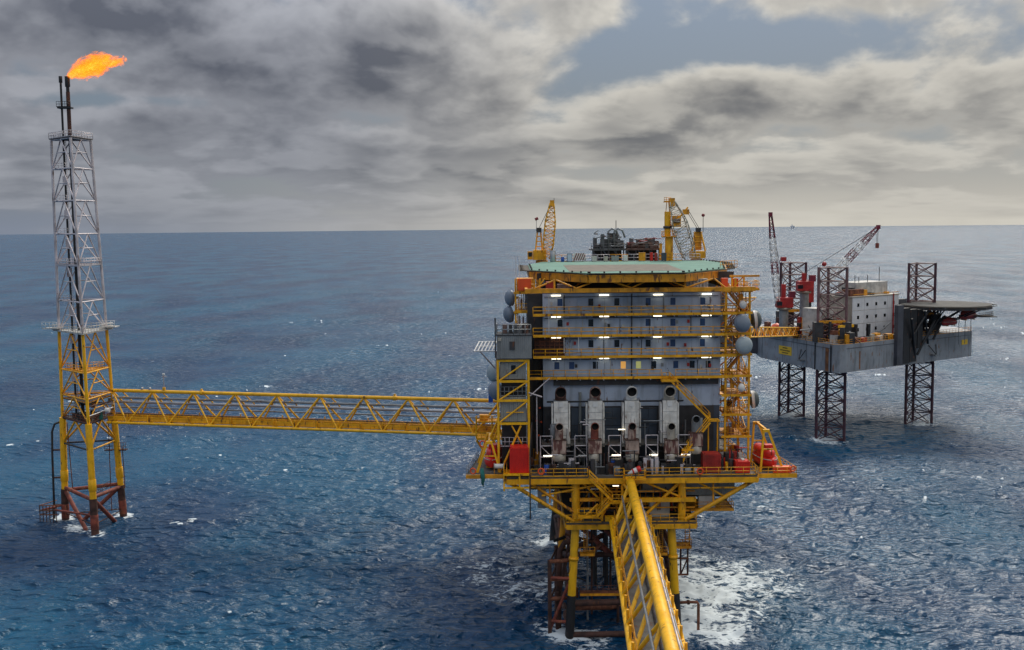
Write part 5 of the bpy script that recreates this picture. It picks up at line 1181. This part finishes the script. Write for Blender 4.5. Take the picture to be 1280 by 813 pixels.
# ------------------------------------------------------------------ jack-up rig
def jackup():
    t = thing('jackup_rig', 'grey jack-up rig with white deckhouse standing on three dark lattice legs', 'rig', (100, 325, 0))
    z0, z1 = 20.4, 28.2
    H = [(76.5, 330), (88.3, 295.6), (90.0, 294.9), (92, 295.6), (141, 329.3), (141, 341), (128, 354), (95, 366), (78, 352)]
    h = prism('hull', H, z0, z1, 'hull', t)
    bx('stern_pontoon', 70, 79, 336, 356, z0+.6, z1-.4, 'hull_dark', t)
    hn = lambda a, b, s, out, z: None
    A, B, Cn = Vector((76.5, 330, 0)), Vector((88.3, 295.6, 0)), Vector((92, 295.6, 0)); D = Vector((141, 329.3, 0))
    nl = Vector((-(B-A).y, (B-A).x, 0)).normalized(); nl = nl if nl.x < 0 else -nl
    nr = Vector(((D-Cn).y, -(D-Cn).x, 0)).normalized(); nr = nr if nr.y < 0 else -nr
    def on(a, b, f, n, d, z): p = a.lerp(b, f)+n*d; return Vector((p.x, p.y, z))
    yl = math.atan2((B-A).y, (B-A).x); yr = math.atan2((D-Cn).y, (D-Cn).x)
    # hull fittings: rubbing strips, rust weeps, signs
    for f in (.02, .33, .66, .97): box('plate_seam', on(A, B, f, nl, .01, (z0+z1)/2), (.14, .05, z1-z0-.1), 'hull_dark', h, rz=yl)
    for f in (.2, .4, .6, .8): box('plate_seam', on(Cn, D, f, nr, .01, (z0+z1)/2), (.1, .05, z1-z0-.1), 'hull', h, rz=yr)
    box('rubbing_strip', on(A, B, .5, nl, .03, z1-1.2), ((B-A).length-.4, .12, .12), 'hull_dark', h, rz=yl); box('rubbing_strip', on(Cn, D, .5, nr, .03, z1-1.2), ((D-Cn).length-.4, .12, .12), 'hull_dark', h, rz=yr)
    box('rust_weep', on(A, B, .93, nl, .015, z0+3.4), (1.5, .05, 6.6), 'hull_rust', h, rz=yl); box('rust_weep', on(Cn, D, .1, nr, .015, z0+3), (.5, .04, 5), 'hull_rust', h, rz=yr)
    for f in (.78, .985): box('hanging_hose', on(A, B, f, nl, .2, z0+3.7), (.25, .2, 7.6), 'steel_black', h, rz=yl)
    s = box('sign', on(A, B, .365, nl, .06, 24.1), (6.6, .10, 2.5), 'sign_yellow', h, rz=yl)
    for k, (w, z) in enumerate(((2.6, 24.85), (5.2, 24.1), (3.6, 23.4))):
        n = int(w/.42)
        for i in range(n):
            p = on(A, B, .365+((i-(n-1)/2)*.42)/(B-A).length, nl, .13, z); box('ink_mark', p, (.28, .03, .34), 'sign_ink', h, rz=yl)
    s2 = box('sign', on(Cn, D, .935, nr, .06, 25.0), (3.0, .10, 1.5), 'sign_yellow', h, rz=yr)
    # anchor frames on the hull sides
    for (a, b, f, n, y) in ((A, B, .62, nl, yl), (Cn, D, .66, nr, yr)):
        box('fairlead', on(a, b, f, n, .9, 22.3), (1.5, 1.6, .5), 'steel_grey', h, rz=y); rod('fairlead_arm', on(a, b, f-.03, n, .1, 25.3), on(a, b, f, n, 1.5, 22.5), .13, 'steel_dark', h); rod('fairlead_arm', on(a, b, f+.03, n, .1, 25.3), on(a, b, f, n, 1.5, 22.5), .13, 'steel_dark', h)
    rails = [A, B, Cn, D]
    railing([(p.x*.999, p.y+.3, z1) for p in rails], h, 'yellow_orange', 1.2, 1.6)
    # legs, three-chorded and X-braced
    for q, (lx, ly) in enumerate(((90.4, 305.0), (124.4, 328.5), (89.6, 344.5))):
        lg = thing_part('leg', (lx, ly, 0), t)
        ch = [Vector((lx+4.3*math.cos(a), ly+4.3*math.sin(a), 0)) for a in (R(200), R(330), R(85))]
        for c in ch:
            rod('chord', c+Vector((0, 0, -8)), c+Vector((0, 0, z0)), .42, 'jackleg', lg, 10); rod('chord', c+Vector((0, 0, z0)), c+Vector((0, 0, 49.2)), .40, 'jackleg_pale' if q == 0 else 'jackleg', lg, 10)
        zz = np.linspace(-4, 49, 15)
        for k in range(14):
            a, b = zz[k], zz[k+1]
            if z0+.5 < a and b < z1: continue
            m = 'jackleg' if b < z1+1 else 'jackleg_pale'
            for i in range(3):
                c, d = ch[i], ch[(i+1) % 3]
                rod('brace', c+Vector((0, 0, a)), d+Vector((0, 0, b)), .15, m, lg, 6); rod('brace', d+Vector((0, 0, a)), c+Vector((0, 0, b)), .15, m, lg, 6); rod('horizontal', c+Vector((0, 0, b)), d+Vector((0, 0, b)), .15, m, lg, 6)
        # jacking house round the leg
        for i in range(3):
            c = ch[i]; bx('jacking_frame', c.x-1.2, c.x+1.2, c.y-1.2, c.y+1.2, z1, z1+5.5, 'steel_dark', lg)
        for i in range(3):
            c, d = ch[i], ch[(i+1) % 3]; rod('jack_brace', c+Vector((0, 0, z1+.2)), d+Vector((0, 0, z1+5.5)), .28, 'jackleg', lg); bar('jack_beam', c+Vector((0, 0, z1+5.6)), d+Vector((0, 0, z1+5.6)), .6, .8, 'yellow_orange' if i == 0 else 'steel_dark', lg)
    # deckhouse, parallel to the right-hand side of the hull
    u = (D-Cn).normalized(); v = Vector((-u.y, u.x, 0)); O = Vector((98.2, 310.8, 0))
    W_, Dp = 21.5, 12.0
    def blk(name, a0, a1, b0, b1, za, zb, m, par=t): c = O+u*(a0+a1)/2+v*(b0+b1)/2; return box(name, (c.x, c.y, (za+zb)/2), (a1-a0, b1-b0, zb-za), m, par, rz=yr)
    dh = blk('deckhouse', 0, W_, 0, Dp, z1, 40.0, 'cream')
    for k in range(3):
        for i in range(4): blk('wall_panel', .05+i*W_*.25, (i+1)*W_*.25-.05, -.12, -.005, z1+.3+k*3.85, z1+4.05+k*3.85, 'block_white', dh)
        for i in range(5):
            w = blk('window', 2.2+i*4.1, 3.05+i*4.1, -.20, -.125, z1+1.9+k*3.6, z1+2.85+k*3.6, 'glass_dark', dh)
    blk('roof_edge', -.3, W_+.3, -.3, Dp+.2, 40.0, 40.3, 'cream', dh); blk('upper_house', 5, W_-2, 2.5, 9, 40.3, 44.0, 'white_dirty', dh); blk('upper_house', 9, W_, 6, 11, 40.3, 42.6, 'cream', dh)
    c = O+u*3+v*3; c2 = O+u*9+v*1.0
    blk('wheelhouse_plant', .5, 6.5, 1, 4, 40.3, 42.2, 'rust', dh); blk('roof_rail', 0, W_, -.2, -.1, 40.3, 41.4, 'yellow_orange', dh).scale.z *= .15
    r = random.Random(31)
    for i in range(16): a = r.uniform(0, 19); blk('roof_unit', a, a+r.uniform(.5, 1.6), r.uniform(.5, 4), r.uniform(5, 7), 40.3, 40.3+r.uniform(.6, 2.4), r.choice(['steel_dark', 'rust', 'white_dirty', 'red_dull', 'yellow_orange', 'steel_grey']), dh)
    for a, hh in ((6.2, 3.2), (8.0, 2.6), (17.5, 5.2), (12, 3)): q = O+u*a+v*4; rod('aerial', (q.x, q.y, 43), (q.x, q.y, 43+hh), .10, 'steel_dark', dh)
    # main-deck clutter round the legs and along the near edge
    for i in range(86):
        f = r.uniform(.03, .97); side = r.random() < .55
        if side: p = A.lerp(B, f)-nl*r.uniform(1.2, 9)
        else: p = Cn.lerp(D, f*.62)-nr*r.uniform(1.0, 3.0)
        hgt = r.uniform(.8, 3.6) if side else r.uniform(.6, 2.0); w = r.uniform(.7, 2.6)
        box('deck_gear', (p.x, p.y, z1+hgt/2), (w, w*r.uniform(.4, 1), hgt), r.choice(['steel_dark', 'steel_grey', 'rust', 'yellow_orange', 'steel_black', 'red_dull', 'white_dirty', 'recess_blue', 'module_brown', 'cream']), t, rz=yl if side else yr)
    for i in range(46):
        p = A.lerp(B, r.uniform(.08, .98))-nl*r.uniform(2.5, 15); hgt = r.uniform(2, 6.5); w = r.uniform(.5, 1.8)
        box('deck_gear', (p.x, p.y, z1+hgt/2), (w, w*r.uniform(.5, 1), hgt), r.choice(['steel_dark', 'rust', 'steel_black', 'module_brown', 'rust_dark', 'steel_grey', 'yellow_orange', 'red_dull']), t, rz=yl+r.choice([0, .6]))
    for i in range(60):
        p = A.lerp(B, r.uniform(.05, .95))-nl*r.uniform(1.2, 8); q = p+Vector((r.uniform(-3, 3), r.uniform(-3, 3), r.uniform(-.5, 3)))
        rod('deck_pipe', (p.x, p.y, z1+r.uniform(.3, 4)), (q.x, q.y, z1+.5+q.z), r.choice([.1, .16, .22]), r.choice(['steel_grey', 'yellow_orange', 'white_dirty', 'rust', 'steel_dark']), t)
    box('yellow_beam', (94.0, 302.5, 32.6), (6, .8, .8), 'yellow_clean', t, rz=yr); blk('tall_room', -9.5, -4.5, 3, 10, z1, 37, 'white_dirty')
    rod('knuckle_arm', O+u*10+v*-2+Vector((0, 0, 29.5)), O+u*14.5+v*-2.5+Vector((0, 0, 32.2)), .22, 'steel_grey', t); bx('arm_base', 106.4, 107.8, 314, 315.4, z1, 29.8, 'steel_grey', t)
    for z in (33.5, 36.5, 39): pass
    # tall dark side of the house beside the helideck
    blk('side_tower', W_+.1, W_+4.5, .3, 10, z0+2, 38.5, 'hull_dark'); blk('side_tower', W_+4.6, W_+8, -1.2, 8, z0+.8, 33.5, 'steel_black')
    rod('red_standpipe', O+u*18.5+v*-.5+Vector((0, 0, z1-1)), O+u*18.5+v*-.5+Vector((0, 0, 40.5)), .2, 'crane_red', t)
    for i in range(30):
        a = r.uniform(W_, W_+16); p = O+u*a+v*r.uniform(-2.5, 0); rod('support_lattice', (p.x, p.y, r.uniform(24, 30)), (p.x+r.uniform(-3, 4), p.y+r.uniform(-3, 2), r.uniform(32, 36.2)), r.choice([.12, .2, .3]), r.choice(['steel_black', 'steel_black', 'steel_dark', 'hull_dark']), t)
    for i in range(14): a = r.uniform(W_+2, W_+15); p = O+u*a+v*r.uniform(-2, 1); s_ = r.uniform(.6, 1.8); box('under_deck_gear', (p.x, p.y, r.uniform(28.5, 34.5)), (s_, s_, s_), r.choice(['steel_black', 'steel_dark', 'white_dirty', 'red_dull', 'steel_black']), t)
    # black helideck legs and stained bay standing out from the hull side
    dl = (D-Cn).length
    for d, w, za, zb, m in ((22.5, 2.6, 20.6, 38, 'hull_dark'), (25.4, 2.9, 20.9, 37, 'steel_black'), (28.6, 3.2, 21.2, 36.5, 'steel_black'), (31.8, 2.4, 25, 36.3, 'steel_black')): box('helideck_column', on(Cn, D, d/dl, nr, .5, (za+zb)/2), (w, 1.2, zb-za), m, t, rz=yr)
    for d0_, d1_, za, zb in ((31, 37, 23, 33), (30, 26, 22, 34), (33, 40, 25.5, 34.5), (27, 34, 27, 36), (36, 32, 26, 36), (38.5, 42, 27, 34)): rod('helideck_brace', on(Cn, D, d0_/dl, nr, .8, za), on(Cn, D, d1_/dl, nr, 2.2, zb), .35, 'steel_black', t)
    # helideck
    hc = Vector((129.4, 321.5, 37.2)); Rr = 13.0
    poly = [(hc.x+Rr*math.cos(2*math.pi*k/16+.2), hc.y+Rr*math.sin(2*math.pi*k/16+.2)) for k in range(16)]
    hd = prism('helideck', poly, 36.85, 37.2, 'rig_deck', t)
    poly2 = [(hc.x+(x-hc.x)*.80, hc.y+(y-hc.y)*.80) for x, y in poly]; prism('landing_circle', poly2, 37.205, 37.22, 'rig_deck', hd)
    b = MB()
    for k in range(16):
        a_, b_ = poly[k], poly[(k+1) % 16]; A3 = Vector((*a_, 36.9)); B3 = Vector((*b_, 36.9)); oa = (A3-hc); oa.z = 0; ob = (B3-hc); ob.z = 0
        for s_ in (1.04, 1.10): b.tube(hc+oa*s_+Vector((0, 0, -.2)), hc+ob*s_+Vector((0, 0, -.2)), .07, 4)
        b.tube(A3, hc+oa*1.1+Vector((0, 0, -.2)), .06, 4)
        bar('rim_girder', A3-Vector((0, 0, .5)), B3-Vector((0, 0, .5)), .2, .7, 'steel_dark', hd)
    o = b.build('safety_net', 'net', hd); o['kind'] = 'stuff'
    for k in range(12):
        a = 2*math.pi*k/12; p = hc+Vector((math.cos(a), math.sin(a), 0))*Rr*.9; q = Vector((126+4*math.cos(a), 325+3*math.sin(a), 30.5)); rod('strut', (p.x, p.y, 36.5), q, .18, 'steel_black', hd)
        rod('girder', (p.x, p.y, 36.1), (hc.x, hc.y, 36.1), .22, 'steel_dark', hd)
    railing([(139.5, 316.5, 33.6), (143.5, 320.5, 33.6), (142, 327, 33.6)], hd, 'steel_dark', 1.2, 1.0); bx('escape_stage', 138, 143, 317, 324, 33.4, 33.58, 'net', hd)
    for x, y in ((134.2, 322.8), (137, 325), (140, 328)): rod('stanchion', (x, y, 24.8), (x, y, 33), .10, 'steel_grey', t)
    return t
def thing_part(name, loc, parent):
    o = link(name, None, parent, Matrix.Translation(loc)); return o
jackup()
lifeboat((129.6, 318.6, 30.9), 7.0, 2.5, 2.5, (.82, .57), 'small red lifeboat hanging under the left half of the rig helideck', 'lifeboats on the jack-up rig', 'red_dull')
lifeboat((136.6, 322.2, 32.3), 8.5, 2.8, 3.0, (.82, .57), 'large red lifeboat under the right half of the rig helideck', 'lifeboats on the jack-up rig', 'red_dull')
def rig_crane(name, label, base, zb, zt, heel, tip, bands, w, rest):
    t = thing(name, label, 'crane', (*base, zb), 'red and white cranes on the jack-up rig')
    x, y = base
    rod('pedestal', (x, y, zb), (x, y, zt), 1.35, 'steel_grey', t, 16); rod('slew_ring', (x, y, zt), (x, y, zt+.7), 2.0, 'cream', t, 16)
    bx('machine_house', x-2.0, x+2.3, y-2, y+2.5, zt+.72, zt+3.6, 'crane_red', t); bx('cab', x-2.9, x-1.2, y-3.2, y-2.01, zt+.8, zt+2.8, 'red_dull', t); bx('cab_window', x-2.8, x-1.3, y-3.27, y-3.21, zt+1.5, zt+2.6, 'glass_dark', t)
    bx('gantry', x-.6, x+.6, y+.2, y+1.2, zt+3.6, zt+rest, 'crane_red', t); bx('winch_house', x+1.6, x+3.3, y-.5, y+1.5, zt+3.61, zt+5.4, 'crane_maroon', t)
    lattice(t, heel, tip, w*.6, w, w*.45, 15, 'white', chord=.13, lace=.07, bands=bands, side=(1, 0, .2))
    tp = Vector(tip); box('boom_head', tp, (1.0, 1.0, 1.2), 'crane_maroon', t)
    rod('pendant_rope', (x, y+.7, zt+rest), tp, .07, 'rope', t)
    return t
c1 = rig_crane('rig_crane', 'red and white rig crane with boom raised steeply, beside the dishes', (80.2, 317.5), 28.2, 36.2, (77.9, 315.6, 38.0), (75.2, 314.5, 64.2), ['white', 'white', 'crane_maroon', 'white', 'white', 'crane_maroon', 'crane_maroon'], 1.6, 7.5)
box('boom_winch', (79.2, 314.8, 51.2), (1.5, 1.2, 1.2), 'crane_red', c1)
c2 = rig_crane('rig_crane', 'red and white rig crane with boom slanting up to the right behind the near leg', (88.5, 326.0), 28.2, 40.5, (92.6, 323.5, 42.0), (108.9, 321.5, 60.2), ['white', 'white', 'white', 'crane_maroon', 'white', 'crane_maroon', 'crane_maroon'], 1.8, 6.0)
for dx in (0, .3): rod('hoist_rope', (108.9+dx-.3, 321.5, 60), (108.8+dx-.3, 321.5, 55.3), .06, 'rope', c2)
box('hook_block', (108.7, 321.5, 54.7), (.9, .6, 1.5), 'rust_red', c2); b = MB(); b.sweep([(93.2, 322, 48.6+1.5*k/8) for k in range(9)], [.05, .45, .62, .72, .75, .72, .62, .45, .05], 12); b.build('line_weight', 'crane_red', c2)
t = thing('red_winch_tower', 'red boxy winch house right of the far lattice leg on the rig', 'winch', (92, 341, 28)); bx('shaft', 91.0, 93.2, 335, 337, 28.2, 37, 'steel_dark', t); bx('house', 90.6, 93.8, 334.6, 337.4, 37, 43.5, 'crane_red', t); bx('roof', 90.2, 94.2, 334.2, 337.8, 43.5, 43.9, 'crane_maroon', t); bx('window', 91.3, 93.0, 334.5, 334.58, 40.5, 42, 'glass_dark', t)
t = thing('rig_tank', 'orange-red domed tank at the left end of the rig deck', 'tank', (79.5, 324, 28)); b = MB(); b.sweep([(79.2, 321.5, 28.2), (79.2, 321.5, 30.4), (79.2, 321.5, 31.4), (79.2, 321.5, 31.9)], [2.0, 2.0, 1.3, .1], 18); b.build('dome', 'orange', t); rod('skirt', (79.2, 321.5, 28.2), (79.2, 321.5, 28.7), 2.1, 'red_dull', t, 18)
t = thing('blue_skid', 'blue roofed skid at the far left of the rig deck', 'skid', (75.5, 340, 28)); bx('body', 73.5, 78, 338.5, 342, 27.8, 30.2, 'white_dirty', t); bx('cover', 73.2, 78.3, 338.2, 342.3, 30.2, 31.6, 'blue_drum', t)
def gangway():
    a, b = Vector((38.6, 212.5, 39.2)), Vector((84.5, 318.5, 28.4)); ax = (b-a).normalized(); L = (b-a).length; sd = Vector((ax.y, -ax.x, 0)).normalized(); n = 26
    t = thing('gangway', 'yellow lattice gangway from the platform across to the jack-up rig', 'gangway', b)
    for u in (-.9, .9):
        for z in (0, 2.3):
            for k in range(4): rod('chord', a.lerp(b, k/4)+sd*u+Vector((0, 0, z)), a.lerp(b, (k+1)/4)+sd*u+Vector((0, 0, z)), .14, 'yellow_clean', t)
        for k in range(n):
            p, q = a.lerp(b, k/n)+sd*u, a.lerp(b, (k+1)/n)+sd*u; zz = (0, 2.3) if k % 2 else (2.3, 0)
            rod('diagonal', p+Vector((0, 0, zz[0])), q+Vector((0, 0, zz[1])), .09, 'yellow', t, 6); rod('upright', q, q+Vector((0, 0, 2.3)), .08, 'yellow', t, 6)
    bar('floor', a+Vector((0, 0, .05)), b+Vector((0, 0, .05)), 1.5, .12, 'yellow_orange', t)
gangway()
# ------------------------------------------------------------------ a platform on the horizon, painted pale in place of haze
t = thing('distant_platform', 'tiny pale platform on the horizon above the red and white crane', 'platform', (2700, 10400, -8))
zz = -10400**2/(2*RE)-.6
for dx in (-10, 10): bx('leg', 2700+dx-2.5, 2700+dx+2.5, 10390, 10410, zz, zz+22, 'block_white', t)
bx('deck', 2684, 2716, 10385, 10415, zz+22, zz+32, 'block_white', t); bx('derrick', 2690, 2698, 10390, 10400, zz+32, zz+44, 'block_white', t)
